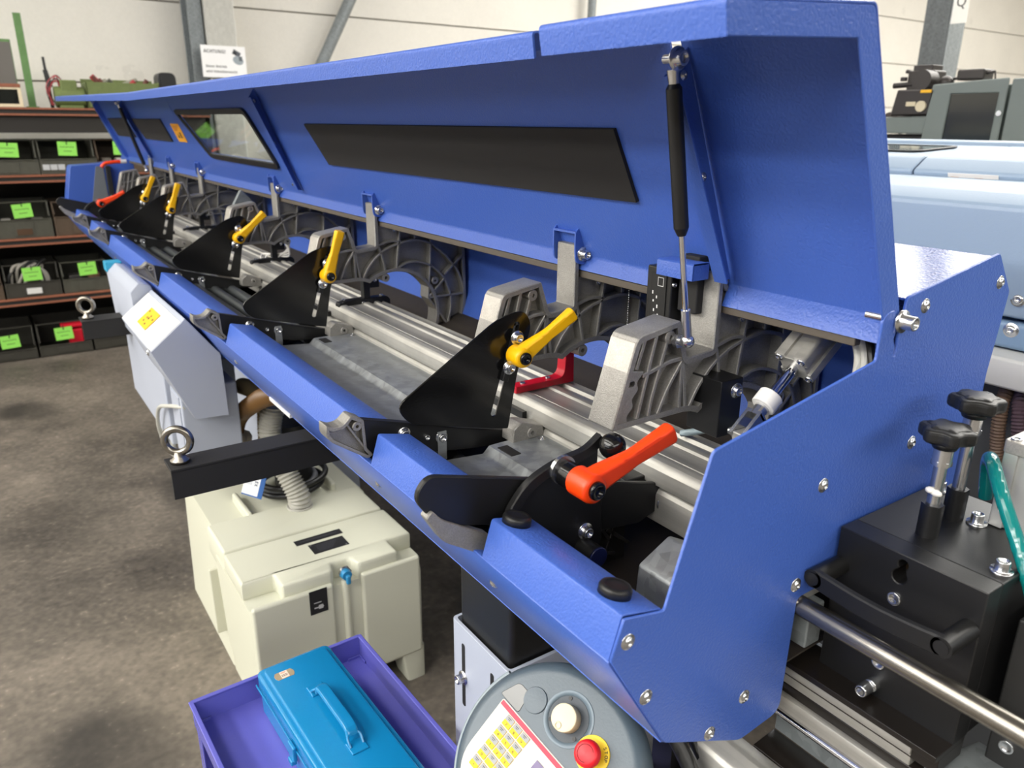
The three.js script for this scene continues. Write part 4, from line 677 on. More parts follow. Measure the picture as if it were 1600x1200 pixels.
{ // aluminium bed rails below
  const r = thing('bed_rails', 'stained aluminium bed rails under the black clamping unit', 'rail', [0.1, 0.9, -0.85]);
  const q = (g) => g.translate(-0.1, -0.9, 0.85);
  const prof = (pts, x0, x1) => q(plateX(path(pts, 0.002), x0, x1, 0.0006));
  mesh('upper_rail', prof([[-0.838, 1.056], [-0.838, 1.042], [-0.842, 1.040], [-0.842, 1.022], [-0.92, 1.022], [-0.92, 1.056]], -0.035, 0.158), M.alu, r, 'upper aluminium rail with a grooved face');
  mesh('slot', prof([[-0.842, 1.022], [-0.842, 1.006], [-0.92, 1.006], [-0.92, 1.022]], -0.035, 0.20), M.oily, r);
  mesh('middle_rail', prof([[-0.834, 1.006], [-0.832, 0.985], [-0.838, 0.980], [-0.845, 0.976], [-0.92, 0.976], [-0.92, 1.006]], -0.035, 0.30), M.alu, r);
  mesh('guide_shaft', q(toX(new THREE.CylinderGeometry(0.006, 0.006, 0.5, 18)).translate(0.2, 0.975, -0.836)), M.chrome, r);
  mesh('web_plate', prof([[-0.848, 0.976], [-0.848, 0.93], [-0.92, 0.93], [-0.92, 0.976]], -0.035, 0.30), M.galv, r);
  mesh('oil_gutter', prof([[-0.80, 0.925], [-0.848, 0.93], [-0.848, 0.915], [-0.80, 0.91]], -0.035, 0.32), M.oily, r);
  mesh('lower_rail', prof([[-0.745, 0.915, 0.01], [-0.735, 0.88, 0.006], [-0.72, 0.80, 0.004], [-0.80, 0.80], [-0.80, 0.925, 0.006], [-0.77, 0.928, 0.006]], -0.10, 0.32), M.alu, r, 'wide lower aluminium rail');
  mesh('bottom_rail', prof([[-0.70, 0.80], [-0.70, 0.74], [-0.80, 0.74], [-0.80, 0.80]], -0.25, 0.32), M.alu, r);
  mesh('end_cover', prof([[-0.725, 0.80], [-0.725, 0.90], [-0.76, 0.90], [-0.76, 0.80]], -0.16, -0.12), M.blackSatin, r);
}
// ---------------------------------------------------------------- control pendant
{
  const t = thing('control_pendant', 'round dark grey handheld control panel with a beige handwheel and red stop button', 'control panel', [-0.211, 0.863, -0.560]);
  const fwd = V3(-0.78, -0.321, -0.537), rt = V3(0.565, 0.008, -0.825), up = V3(-0.269, 0.947, -0.175);
  const view = V3(-0.698, -0.917, -0.579).normalize();
  const n = view.clone().multiplyScalar(-0.90).addScaledVector(rt, -0.36).addScaledVector(up, 0.05).normalize();
  const ax = rt.clone().addScaledVector(n, -rt.dot(n)).normalize(), ay = n.clone().cross(ax);
  t.quaternion.setFromRotationMatrix(new THREE.Matrix4().makeBasis(ax, ay, n));            // local x right, y up, z out of its face
  const R = 0.158;
  mesh('body', lathe([[0.0001, -0.05], [R * 0.82, -0.05], [R * 0.95, -0.035], [R, -0.015], [R * 0.985, 0.0], [R * 0.93, 0.012], [R * 0.86, 0.016], [0.0001, 0.016]], 72).rotateX(PI / 2), M.pendant, t);
  mesh('rim_grip', J(new THREE.TorusGeometry(R * 1.0, 0.0065, 10, 60, 1.9).rotateZ(2.0).translate(0, 0, -0.012)), std({ color: 0x8d989f, roughness: 0.5 }), t);
  const th = -0.80, rot = (g) => g.rotateZ(th);                                              // the keypad runs down to the right
  const U = V3(Math.cos(th), Math.sin(th), 0), W = V3(-Math.sin(th), Math.cos(th), 0), at = (u, w, z = 0) => U.clone().multiplyScalar(u).addScaledVector(W, w).setZ(z);
  // face sheet with red line and keys
  mesh('face_sheet', rot(plateZ(path([[-0.120, 0.026, 0.004], [0.14, 0.026, 0.004], [0.12, -0.075, 0.01], [0.05, -0.135, 0.03], [-0.05, -0.135, 0.03], [-0.115, -0.085, 0.03]]), 0.0155, 0.0178, 0.0005)), std({ color: 0xc9c6bd, roughness: 0.5 }), t, 'cream keypad sheet');
  mesh('red_line', rot(span(-0.118, 0.138, 0.017, 0.024, 0.0176, 0.0186, 0.0004)), std({ color: 0xd8304a, roughness: 0.5 }), t);
  for (let r = 0; r < 5; r++) for (let c = 0; c < 3; c++) {
    const kt = canvasTex(48, 64, (g, w, h) => { g.fillStyle = '#9a9b9d'; g.fillRect(0, 0, w, h); g.fillStyle = '#e8c512'; g.fillRect(0, h * 0.5, w, h * 0.5); g.fillStyle = '#55565a'; g.fillRect(10, 8, 22, 5); g.fillRect(14, 17, 14, 4); g.fillStyle = '#5a4a08'; g.font = 'bold 22px sans-serif'; g.fillText('7894561230.-+/*'[r * 3 + c], 17, 56); });
    const k = decal('key', 0.0155, 0.0165, kt, t, { d: 0.002 }); const q = at(-0.088 + c * 0.0178, 0.007 - r * 0.0192, 0.0185); k.position.copy(q); k.rotation.z = th;
  }
  const scr = canvasTex(160, 160, (g, w, h) => { g.fillStyle = '#5a4878'; g.fillRect(0, 0, w, h); g.fillStyle = '#a08884'; g.fillRect(16, 14, 130, 130); let s = 5; for (let i = 0; i < 420; i++) { s = (s * 16807) % 2147483647; const x = 18 + s % 124; s = (s * 16807) % 2147483647; const y = 16 + s % 124; g.fillStyle = i % 3 ? '#8d706c' : '#b8a29c'; g.fillRect(x, y, 5, 3); } g.fillStyle = '#cfc4c6'; g.fillRect(16, 62, 130, 8); });
  const sc = decal('display', 0.085, 0.075, scr, t, { d: 0.003, rough: 0.2 }); sc.position.copy(at(0.026, -0.034, 0.018)); sc.rotation.z = th;
  // recess with handwheel
  const hw = at(-0.02, 0.078);
  mesh('wheel_recess', lathe([[0.027, 0.006], [0.0325, 0.006], [0.033, 0.0175], [0.0405, 0.0175], [0.041, 0.0155], [0.027, 0.0155]], 48).rotateX(PI / 2).translate(hw.x, hw.y, 0), std({ color: 0x6c7b86, roughness: 0.4 }), t);
  mesh('recess_floor', new THREE.CylinderGeometry(0.0325, 0.0325, 0.002, 40).rotateX(PI / 2).translate(hw.x, hw.y, 0.0165), std({ color: 0x3a424a, roughness: 0.5 }), t);
  for (const a of [1.4, 3.1, 5.0]) mesh('recess_screw', new THREE.CylinderGeometry(0.003, 0.003, 0.002, 14).rotateX(PI / 2).translate(hw.x + 0.029 * Math.cos(a), hw.y + 0.029 * Math.sin(a), 0.018), M.blackSatin, t);
  const w = mesh('handwheel', lathe([[0.0001, 0.012], [0.0205, 0.012], [0.0205, 0.036], [0.019, 0.0385], [0.0001, 0.039]], 48).rotateX(PI / 2).translate(hw.x, hw.y, 0), M.cream, t, 'beige handwheel');
  mesh('finger_dimple', new THREE.TorusGeometry(0.0045, 0.0012, 8, 24).translate(hw.x - 0.009, hw.y - 0.010, 0.039), M.cream, w);
  const bl = at(-0.078, 0.060); mesh('blank_cover', lathe([[0.0001, 0.019], [0.019, 0.019], [0.0198, 0.0175], [0.0198, 0.0155], [0.0001, 0.0155]], 36).rotateX(PI / 2).translate(bl.x, bl.y, 0), M.pendant, t);
  const wd = at(-0.106, 0.045); mesh('key_window', rot(plateZ(path([[-0.024, -0.018, 0.006], [0.02, -0.018, 0.006], [0.014, 0.016, 0.008], [-0.010, 0.016, 0.008]]), 0.0, 0.0024, 0.0006)).translate(wd.x, wd.y, 0.0142), M.darkGlass, t);
  const es = at(0.040, 0.069);
  const ring = canvasTex(256, 256, (g, ww, h) => { g.fillStyle = '#e2c21c'; g.beginPath(); g.fillRect(0, 0, ww, h); g.fillStyle = '#2a2410'; g.font = 'bold 34px sans-serif'; for (const [s, a] of [['STOP', -1.5], ['STOP', 1.6], ['STOP', 0.05]]) { for (let i = 0; i < 4; i++) { g.save(); g.translate(128, 128); g.rotate(a + i * 0.25 + PI / 2 - 0.4); g.fillText(s[i], -10, -92); g.restore(); } } });
  { const g0 = new THREE.CylinderGeometry(0.0265, 0.0265, 0.003, 48).rotateX(PI / 2), o = new THREE.Mesh(g0, std({ map: ring, roughness: 0.5 })); o.name = numbered('stop_ring'); o.position.set(es.x, es.y, 0.017); t.add(o); }
  mesh('stop_button', lathe([[0.0001, 0.014], [0.011, 0.014], [0.0115, 0.030], [0.0185, 0.033], [0.0195, 0.037], [0.0185, 0.045], [0.014, 0.049], [0.0001, 0.0502]], 40).rotateX(PI / 2).translate(es.x, es.y, 0), phy({ color: 0xd21826, roughness: 0.4 }), t, 'red mushroom stop button');
  mesh('button_groove', new THREE.TorusGeometry(0.012, 0.0006, 6, 40, 4.6).translate(es.x, es.y, 0.0492), std({ color: 0x7d0f18, roughness: 0.5 }), t);
}
{ // the bundle of straps and cable between pendant and machine
  const t = thing('pendant_holder', 'black fork holder and cables behind the round control panel', 'holder', [-0.12, 0.85, -0.72]);
  const a = (...p) => p.map(([x, y, z]) => [x + 0.12, y - 0.85, z + 0.72]);
  mesh('cable', sweep(a([-0.235, 1.02, -0.70], [-0.16, 0.985, -0.70], [-0.07, 0.90, -0.71], [-0.02, 0.83, -0.70], [-0.05, 0.76, -0.70]), 0.012, 40, 12), M.rubber, t);
  mesh('cable', sweep(a([-0.22, 0.99, -0.74], [-0.14, 0.94, -0.75], [-0.06, 0.86, -0.745], [-0.06, 0.76, -0.73], [-0.12, 0.70, -0.72]), 0.010, 40, 12), M.rubber, t);
  mesh('fork', J(...[0, 1, 2].map((k) => between([0.04 - k * 0.02, 0.03 - k * 0.012, 0.03], [-0.05 - k * 0.02, -0.17, 0.0], 0.008))), M.blackSatin, t);
  mesh('arm', between([-0.10, 0.15, -0.02], [-0.04, 0.165, -0.10], 0.012), M.blackSatin, t);
}
// ---------------------------------------------------------------- coolant tank, hose, tag
{
  const t = thing('coolant_tank', 'cream plastic tank with a stepped lid standing on the floor under the machine', 'tank', [-1.9, 0, -0.72]);
  const q = (g) => g.translate(1.9, 0, 0.72);
  // front box: section along z with slope; corners cut as recesses
  const prism = (secs) => { // secs: [y, x0, x1, z0, z1, r]
    const rings = secs.map(([y, x0, x1, z0, z1, r]) => path([[x1, z0, r], [x1, z1, r], [x0, z1, r], [x0, z0, r]]).map(([x, z]) => [x, y, z])), pos = [], n = rings[0].length;
    for (let i = 0; i + 1 < rings.length; i++) for (let k = 0; k < n; k++) { const a = rings[i][k], b = rings[i][(k + 1) % n], c = rings[i + 1][(k + 1) % n], d = rings[i + 1][k]; pos.push(...a, ...b, ...c, ...a, ...c, ...d); }
    const top = rings.at(-1), m = top.reduce((s, p) => [s[0] + p[0] / n, s[1] + p[1] / n, s[2] + p[2] / n], [0, 0, 0]); for (let k = 0; k < n; k++) pos.push(...top[k], ...top[(k + 1) % n], ...m);
    const g = new THREE.BufferGeometry(); g.setAttribute('position', new THREE.BufferAttribute(new Float32Array(pos), 3)); g.computeVertexNormals(); return toCreasedNormals(g, 0.5);
  };
  const Z0 = -0.445, Z1 = -0.998;
  mesh('front_body', q(J(prism([[0.10, -1.85, -1.452, Z0 - 0.012, Z1 + 0.004, 0.02], [0.40, -1.85, -1.452, Z0 - 0.002, Z1, 0.025], [0.445, -1.85, -1.46, Z0 - 0.004, Z1 + 0.002, 0.025]]),
    prism([[0, -1.56, -1.445, Z0 - 0.018, Z0 - 0.16, 0.012], [0.12, -1.56, -1.448, Z0 - 0.012, Z0 - 0.17, 0.012]]), prism([[0, -1.54, -1.445, Z1 + 0.07, Z1 + 0.005, 0.012], [0.12, -1.56, -1.448, Z1 + 0.09, Z1 + 0.003, 0.012]]),
    prism([[0, -1.85, -1.62, Z0 - 0.02, Z1 + 0.01, 0.02], [0.12, -1.85, -1.62, Z0 - 0.015, Z1 + 0.01, 0.02]]))), M.tank, t);
  // lid: three plateaus with lifting recesses at the front corners and a drain channel
  const lidPlan = path([[-1.735, Z0 - 0.004, 0.012], [-1.535, Z0 - 0.004, 0.006], [-1.535, Z0 - 0.10, 0.01], [-1.462, Z0 - 0.10, 0.012], [-1.458, -0.70, 0.012], [-1.50, -0.712, 0.012], [-1.50, -0.768, 0.012], [-1.456, -0.78, 0.012], [-1.456, Z1 + 0.085, 0.01], [-1.535, Z1 + 0.085, 0.01], [-1.535, Z1, 0.006], [-1.735, Z1, 0.012]]);
  mesh('front_lid', q(plateY(lidPlan, 0.44, 0.502, 0.011, [], 3)), M.tank, t);
  mesh('middle_lid', q(plateY(path([[-1.95, Z0 - 0.008, 0.012], [-1.745, Z0 - 0.008, 0.012], [-1.745, Z1 + 0.004, 0.012], [-1.95, Z1 + 0.004, 0.012]]), 0.40, 0.502, 0.011, [], 3)), M.tank, t);
  mesh('front_apron', q(J(rbox(0.02, 0.36, 0.245, -1.452, 0.285, -0.572, 0.01), rbox(0.02, 0.36, 0.20, -1.452, 0.285, -0.885, 0.01))), M.tank, t);
  mesh('drain_channel', q(J(between([-1.455, 0.46, -0.735], [-1.452, 0.17, -0.735], 0.012))), M.tank, t);
  mesh('rear_body', q(J(prism([[0, -2.42, -1.84, Z0 - 0.02, Z1 + 0.01, 0.02], [0.40, -2.42, -1.84, Z0 - 0.03, Z1 - 0.01, 0.02], [0.47, -2.41, -1.94, Z0 - 0.035, Z1 - 0.02, 0.02]]), rbox(0.20, 0.05, 0.02, -2.05, 0.475, -0.60, 0.009), rbox(0.16, 0.05, 0.02, -2.1, 0.475, -0.93, 0.009), rbox(0.012, 0.25, 0.04, -1.90, 0.24, Z0 - 0.008, 0.005))), M.tank, t);
  const tap = mesh('drain_tap', q(J(toX(new THREE.CylinderGeometry(0.015, 0.018, 0.02, 20)).translate(-1.452, 0.478, -0.738), rbox(0.014, 0.03, 0.014, -1.436, 0.468, -0.738, 0.005))), std({ color: 0x2a7fae, roughness: 0.35 }), t, 'blue drain tap');
  mesh('tap_nut', q(toX(new THREE.CylinderGeometry(0.02, 0.02, 0.008, 6)).translate(-1.46, 0.482, -0.738)), M.bolt, tap);
  const dark = (fn) => canvasTex(160, 96, (g, w, h) => { g.fillStyle = '#17171a'; g.fillRect(0, 0, w, h); fn(g); });
  const l1 = decal('rating_plate', 0.115, 0.062, dark((g) => { g.fillStyle = '#3c3c42'; for (let i = 0; i < 6; i++) g.fillRect(26, 18 + i * 11, 100 - i * 7, 4); g.fillStyle = '#aaa'; g.fillRect(8, 6, 5, 5); g.fillRect(146, 84, 5, 5); }), t); l1.position.set(1.9 - 1.605, 0.5026, 0.72 - 0.745); l1.rotation.set(-PI / 2, 0, PI / 2);
  const l2 = decal('name_strip', 0.155, 0.032, dark((g) => { g.fillStyle = '#3c3c42'; g.fillRect(14, 40, 130, 12); }), t); l2.position.set(1.9 - 1.668, 0.5026, 0.72 - 0.735); l2.rotation.set(-PI / 2, 0, PI / 2);
  const l3 = decal('info_plate', 0.055, 0.08, canvasTex(96, 128, (g, w, h) => { g.fillStyle = '#18181a'; g.fillRect(0, 0, w, h); g.fillStyle = '#b8b8b8'; g.fillRect(22, 66, 40, 5); g.fillRect(22, 92, 52, 7); g.fillRect(46, 84, 24, 22); }), t); l3.position.set(1.9 - 1.4408, 0.425, 0.72 - 0.643); l3.rotation.y = PI / 2;
}
function corrugated(pts, r, amp, pitch, len) { const n = Math.round(len / pitch) * 4; return sweep(pts, (t) => r + amp * Math.cos(t * len / pitch * 2 * PI), n, 18); }
{
  const h = thing('drain_hose', 'grey ribbed hose rising from the cream tank lid', 'hose', [-1.91, 0.49, -0.76]);
  mesh('hose', corrugated([[0, 0, 0], [0.0, 0.05, 0.0], [-0.03, 0.12, 0.02], [-0.08, 0.20, 0.04], [-0.10, 0.27, 0.05], [-0.10, 0.36, 0.03]], 0.037, 0.0035, 0.0125, 0.40), M.hoseGrey, h);
  mesh('collar', new THREE.TorusGeometry(0.041, 0.004, 8, 30).rotateX(PI / 2).translate(0, 0.014, 0), M.hoseGrey, h);
  const b = thing('brown_hose', 'brown ribbed drain hose curving under the machine with a rag round its end', 'hose', [-2.27, 0.68, -0.66]);
  mesh('hose', corrugated([[-0.04, -0.03, 0.0], [0.05, 0.07, 0.0], [0.27, 0.195, 0.0], [0.5, 0.295, -0.01], [0.62, 0.32, -0.08]], 0.03, 0.003, 0.013, 0.75), M.hoseBrown, b);
  const lumps = []; for (let i = 0; i < 16; i++) lumps.push(new THREE.IcosahedronGeometry(0.022 + 0.014 * rnd(), 1).scale(1, 0.6 + rnd(), 1).rotateX(rnd() * 3).rotateZ(rnd() * 3).translate(-0.05 + 0.085 * (rnd() - 0.5), -0.01 - 0.10 * rnd(), 0.07 * (rnd() - 0.5)));
  mesh('rag', J(...lumps), std({ color: 0xb8ab98, roughness: 0.95 }), b, 'grey rag tied round the hose');
  const c = thing('tan_hose', 'tan ribbed hose looping against the pale cabinet', 'hose', [-2.09, 0.74, -0.72]);
  mesh('hose', corrugated([[-0.37, 0.04, -0.06], [-0.33, 0.065, -0.02], [-0.09, 0.115, 0.0], [0.02, 0.09, 0.0], [0.01, 0.0, 0.0], [-0.01, -0.12, 0.0]], 0.029, 0.003, 0.013, 0.65), M.hoseTan, c); mesh('coupling', between([-0.01, -0.17, 0], [-0.008, -0.08, 0], 0.036), M.hoseTan, c);
  const k = thing('cable_coil', 'coiled dark cable lying on the rear of the cream tank', 'cable', [-2.12, 0.50, -0.80]);
  for (const [r, y, z] of [[0.115, 0.0, 0], [0.10, 0.018, 0.01], [0.12, 0.03, -0.01]]) mesh('loop', new THREE.TorusGeometry(r, 0.011, 10, 44).rotateX(PI / 2 + 0.05).translate(0, y, z), r > 0.11 ? M.rubber : std({ color: 0x55565a, roughness: 0.5 }), k);
  mesh('pump_cap', J(new THREE.CylinderGeometry(0.06, 0.07, 0.22, 24).translate(-0.02, 0.10, -0.02), new THREE.CylinderGeometry(0.075, 0.075, 0.03, 24).translate(-0.02, 0.22, -0.02)), M.blackSatin, k);
  const tg = thing('paper_tag', 'white and blue paper tag reading STALEX hanging by the ribbed hose', 'tag', [-2.02, 0.585, -0.645]);
  const d = decal('card', 0.075, 0.115, canvasTex(150, 230, (g, w, h) => { g.fillStyle = '#eef0f2'; g.fillRect(0, 0, w, h); g.fillStyle = '#2a5a9c'; g.fillRect(116, 0, 34, h); g.fillRect(0, h - 10, w, 10); g.fillStyle = '#1d2c52'; g.save(); g.translate(78, 34); g.rotate(PI / 2); g.font = 'bold 34px sans-serif'; g.fillText('STALEX', 0, 0); g.restore(); g.fillStyle = '#8a94a8'; for (let i = 0; i < 5; i++) g.fillRect(56 - i * 9, 40, 3, 110); }), tg, { d: 0.002 });
  d.rotation.set(-0.35, 0.85, 0.02); mesh('red_tie', sweep([[0.02, 0.07, -0.01], [0.045, 0.06, -0.02], [0.05, 0.03, -0.03]], 0.005, 12, 8), M.red, tg);
}
// ---------------------------------------------------------------- cart and toolbox
{
  const t = thing('tool_cart', 'violet-blue steel cart with a shallow tray holding the blue toolbox', 'cart', [-0.62, 0, -0.405]); t.rotation.y = 0.03;
  const L = 0.375, W = 0.196;
  mesh('tray', J(span(-L, L, 0.540, 0.543, -W, W, 0.001), span(-L, L, 0.54, 0.60, W - 0.0025, W, 0.001), span(-L, L, 0.54, 0.60, -W, -W + 0.0025, 0.001), span(-L, -L + 0.0025, 0.54, 0.60, -W, W, 0.001), span(L - 0.0025, L, 0.54, 0.60, -W, W, 0.001)), M.cart, t, 'shallow tray');
  mesh('tray_rim', J(...[[-1, 0], [1, 0]].map(([s]) => span(-L - 0.003, L + 0.003, 0.597, 0.602, s * W - 0.005, s * W + 0.005, 0.002)), ...[-1, 1].map((s) => span(s * L - 0.005, s * L + 0.005, 0.597, 0.602, -W, W, 0.002))), M.cart, t);
  for (const [x, z] of [[-1, -1], [-1, 1], [1, -1], [1, 1]]) { const l = mesh('leg', J(span(x * (L - 0.003) - 0.003 * (x > 0 ? 1 : -1), x * (L - 0.035), 0.09, 0.55, z * (W - 0.003), z * (W - 0.006), 0.001), span(x * (L - 0.003), x * (L - 0.006), 0.09, 0.55, z * (W - 0.003), z * (W - 0.035), 0.001)), M.cart, t); mesh('caster', J(new THREE.CylinderGeometry(0.045, 0.045, 0.025, 24).rotateX(PI / 2).translate(x * (L - 0.04), 0.045, z * (W - 0.04)), span(x * (L - 0.04) - 0.02, x * (L - 0.04) + 0.02, 0.06, 0.1, z * (W - 0.04) - 0.02, z * (W - 0.04) + 0.02, 0.004)), M.rubber, l); }
  mesh('lower_shelf', span(-L + 0.006, L - 0.006, 0.18, 0.184, -W + 0.006, W - 0.006, 0.001), M.cart, t);
  const b = thing('toolbox', 'bright blue steel toolbox with a carrying handle and a small label', 'toolbox', [-0.715, 0.543, -0.418], undefined); b.rotation.y = 0.035;
  const l = 0.235, w = 0.083;
  mesh('case', rbox(2 * l - 0.008, 0.085, 2 * w - 0.010, 0, 0.0435, 0, 0.008), M.toolbox, b);
  mesh('lid', J(plateY(path([[-l, -w, 0.02], [l, -w, 0.02], [l, w, 0.02], [-l, w, 0.02]]), 0.070, 0.108, 0.006, [], 3), plateY(path([[-l + 0.012, -w + 0.012, 0.015], [l - 0.012, -w + 0.012, 0.015], [l - 0.012, w - 0.012, 0.015], [-l + 0.012, w - 0.012, 0.015]]), 0.10, 0.1145, 0.004, [], 3), span(-l - 0.002, l + 0.002, 0.066, 0.072, w - 0.001, w + 0.002, 0.001)), M.toolbox, b);
  const hd = mesh('handle', sweep([[-0.075, 0.128, 0], [-0.07, 0.137, 0], [0.0, 0.140, 0], [0.07, 0.137, 0], [0.075, 0.128, 0]], 0.0125, 40, 16, 0.62, 3), M.toolbox, b);
  for (const s of [-1, 1]) mesh('handle_mount', J(rbox(0.034, 0.004, 0.034, s * 0.095, 0.116, 0, 0.002), sweep([[s * 0.095, 0.117, -0.013], [s * 0.080, 0.131, -0.012], [s * 0.074, 0.134, 0], [s * 0.080, 0.131, 0.012], [s * 0.095, 0.117, 0.013]], 0.0028, 24, 8)), M.toolbox, b);
  mesh('latch', J(rbox(0.03, 0.035, 0.008, -0.02, 0.062, w + 0.004, 0.003), rbox(0.02, 0.012, 0.012, -0.02, 0.04, w + 0.006, 0.003)), M.toolbox, b);
  const g = path([[-0.017, -0.012], [0.017, -0.012], [0.021, -0.004, 0.004], [0.021, 0.004, 0.004], [0.017, 0.012], [-0.017, 0.012], [-0.021, 0.004, 0.004], [-0.021, -0.004, 0.004]]);
  const st = mesh('sticker', plateY(g, 0.1146, 0.1152, 0), std({ color: 0xb9a583, roughness: 0.4, metalness: 0.3 }), b); st.position.set(-l + 0.055, 0, w - 0.045); st.rotation.y = PI / 2;
  const bc = decal('barcode', 0.016, 0.022, canvasTex(48, 64, (c, ww, h) => { c.fillStyle = '#ecd8c4'; c.fillRect(0, 0, ww, h); c.fillStyle = '#5c4a44'; for (let i = 0; i < 9; i++) c.fillRect(5 + i * 4.4, 28, i % 3 ? 1.5 : 3, 24); c.fillStyle = '#c86a4a'; c.fillRect(5, 8, 36, 4); c.fillRect(5, 15, 28, 3); }), b, { d: 0.0004 }); bc.position.set(-l + 0.055, 0.1155, w - 0.045); bc.rotation.set(-PI / 2, 0, PI / 2);
}
// ---------------------------------------------------------------- shelf with bins
{
  const X = -6.35, D = 0.62, s = thing('shelf_unit', 'dark shelf unit with rust-red board edges against the cream wall', 'shelf', [X - D / 2, 0, -0.9]);
  const z0 = 1.4, z1 = -1.72;
  for (const y of [1.832, 1.361, 0.903, 0.457]) { const b = mesh('shelf_board', span(-D / 2, D / 2 - 0.012, y - 0.02, y + 0.02, z1 + 0.9, z0 + 0.9, 0.002), M.shelfDark, s); for (const dy of [-0.021, 0.021]) mesh('board_edge', span(D / 2 - 0.03, D / 2, y + dy - 0.007, y + dy + 0.007, z1 + 0.9, z0 + 0.9, 0.002), M.shelfEdge, b); }
  mesh('upper_fascia', span(D / 2 - 0.06, D / 2 - 0.03, 1.685, 1.81, z1 + 0.9, z0 + 0.9, 0.003), M.shelfDark, s);
  mesh('back_panel', span(-D / 2, -D / 2 + 0.015, 0.0, 1.60, z1 + 0.9, z0 + 0.9, 0.003), M.shelfDark, s);
  for (const z of [z1 + 0.92, z0 + 0.88]) mesh('side_post', span(-D / 2, D / 2 - 0.03, 0, 1.84, z - 0.02, z + 0.02, 0.003), M.shelfDark, s);
  let n = 0;
  const card = canvasTex(128, 100, (g, w, h) => { g.fillStyle = '#8fd95a'; g.fillRect(0, 0, w, h); g.fillStyle = '#46702c'; for (let i = 0; i < 8; i++) g.fillRect(16 + i * 12, 34 + (i % 2) * 2, 8, 6); for (let i = 0; i < 5; i++) g.fillRect(40 + i * 11, 64 + (i % 2), 8, 6); });
  // a stacking bin with a low front wall: z range, base height, front and back heights
  function bin(za, zb, y, hf, hb, mat, label, opt = {}) {
    const w = za - zb, t = 0.004, dep = 0.5, o = thing('storage_bin', label, 'bin', [X - 0.03, y, (za + zb) / 2]);
    const side = (z) => plateZ(path([[0, 0], [0, hf, 0.01], [-0.06, hf + 0.01], [-0.12, hb, 0.02], [-dep, hb], [-dep, 0]]), z - t / 2, z + t / 2, 0.0008);
    mesh('body', J(span(-dep, 0, 0.004, 0.008, -w / 2, w / 2), side(-w / 2 + t / 2), side(w / 2 - t / 2), span(-dep, -dep + t, 0, hb, -w / 2, w / 2)), mat, o);
    mesh('front_wall', J(span(-t, 0, 0.004, hf, -w / 2, w / 2, 0.001), span(-0.008, 0.006, hf - 0.008, hf, -w / 2, w / 2, 0.003), span(0, 0.004, 0.02, hf - 0.025, -w * 0.17, w * 0.17, 0.002), span(-0.01, 0.004, 0.004, hf, -w / 2 - 0.002, -w / 2 + 0.012, 0.003), span(-0.01, 0.004, 0.004, hf, w / 2 - 0.012, w / 2 + 0.002, 0.003)), mat, o);
    mesh('rim_wire', J(between([-0.10, hb, -w / 2], [-0.10, hb, w / 2], 0.006), between([-0.06, hf + 0.012, -w / 2 + 0.01], [-0.1, hb, -w / 2 + 0.006], 0.005), between([-0.06, hf + 0.012, w / 2 - 0.01], [-0.1, hb, w / 2 - 0.006], 0.005)), mat, o);
    if (opt.card != null) { const c = decal('label_card', opt.cw ?? 0.125, 0.10, card, o, { label: 'green label card' }); c.position.set(0.02, opt.cy - y, opt.card - (za + zb) / 2); c.rotation.set(0.0, PI / 2, (opt.tilt ?? -0.04), 'YXZ'); mesh('pin', between([0.022, opt.cy - y + 0.03, opt.card - (za + zb) / 2], [0.022, opt.cy - y + 0.07, opt.card - (za + zb) / 2], 0.003), M.blackMatt, o); }
    if (opt.plate) { const c = mesh('name_plate', span(0.003, 0.007, 0.03, 0.075, -0.05, 0.05, 0.002), opt.plate, o); }
    return o;
  }
  const filler = (za, zb, y, h, items, where) => { items.forEach(([c, what], i) => { const zz = za - (za - zb) * (i + 0.5) / items.length; single('spare_part', rbox(0.08 + 0.08 * rnd(), 0.05 + h * 0.6, 0.06 + 0.03 * rnd(), X - 0.12 - 0.12 * rnd(), y + 0.035 + h * 0.35, zz, 0.012), std({ color: c, roughness: 0.5, metalness: 0.3 }), `${what} lying in ${where}`, 'spare part'); }); };
  bin(-0.075, -0.455, 1.384, 0.112, 0.25, M.binGrey, 'grey-green bin at the left end of the upper row on the shelf', { card: -0.278, cy: 1.567 });
  bin(-0.465, -0.842, 1.384, 0.115, 0.25, M.binGrey, 'grey bin with shiny stickers in the middle of the upper shelf row', { card: -0.656, cy: 1.572 });
  bin(-0.852, -1.22, 1.384, 0.09, 0.25, M.binBrown, 'brown bin of the upper row half hidden by the blue lid', { card: -1.03, cy: 1.572 });
  bin(-0.10, -0.472, 0.925, 0.145, 0.262, M.binGrey, 'grey bin with a dark brown name plate and a tilted green card', { card: -0.294, cy: 1.134, tilt: 0.07, plate: std({ color: 0x4a3420, roughness: 0.6 }) });
  bin(-0.49, -0.85, 0.925, 0.15, 0.25, M.binBrown, 'brown bin right of the one with the tilted card behind the machine nose');
  bin(0.32, -0.075, 0.479, 0.115, 0.23, M.binBrown, 'brown bin cut by the left picture edge left of the cable bin');
  bin(-0.092, -0.458, 0.479, 0.12, 0.24, M.binDark, 'dark bin full of grey cables with a white name plate', { card: -0.278, cy: 0.664, tilt: 0.03, plate: M.white });
  bin(-0.475, -0.80, 0.479, 0.115, 0.23, M.binGrey, 'grey bin with a green card right of the cable bin', { card: -0.655, cy: 0.67, tilt: 0.05 });
  bin(0.26, -0.215, 0.0, 0.085, 0.24, M.binDark, 'dark bin on the floor at the left picture edge', { card: -0.05, cy: 0.162, tilt: 0.06 });
  bin(-0.235, -0.60, 0.0, 0.09, 0.24, M.binDark, 'dark bin on the floor holding red parts behind the lifting eye', { card: -0.415, cy: 0.177, tilt: 0.04 });
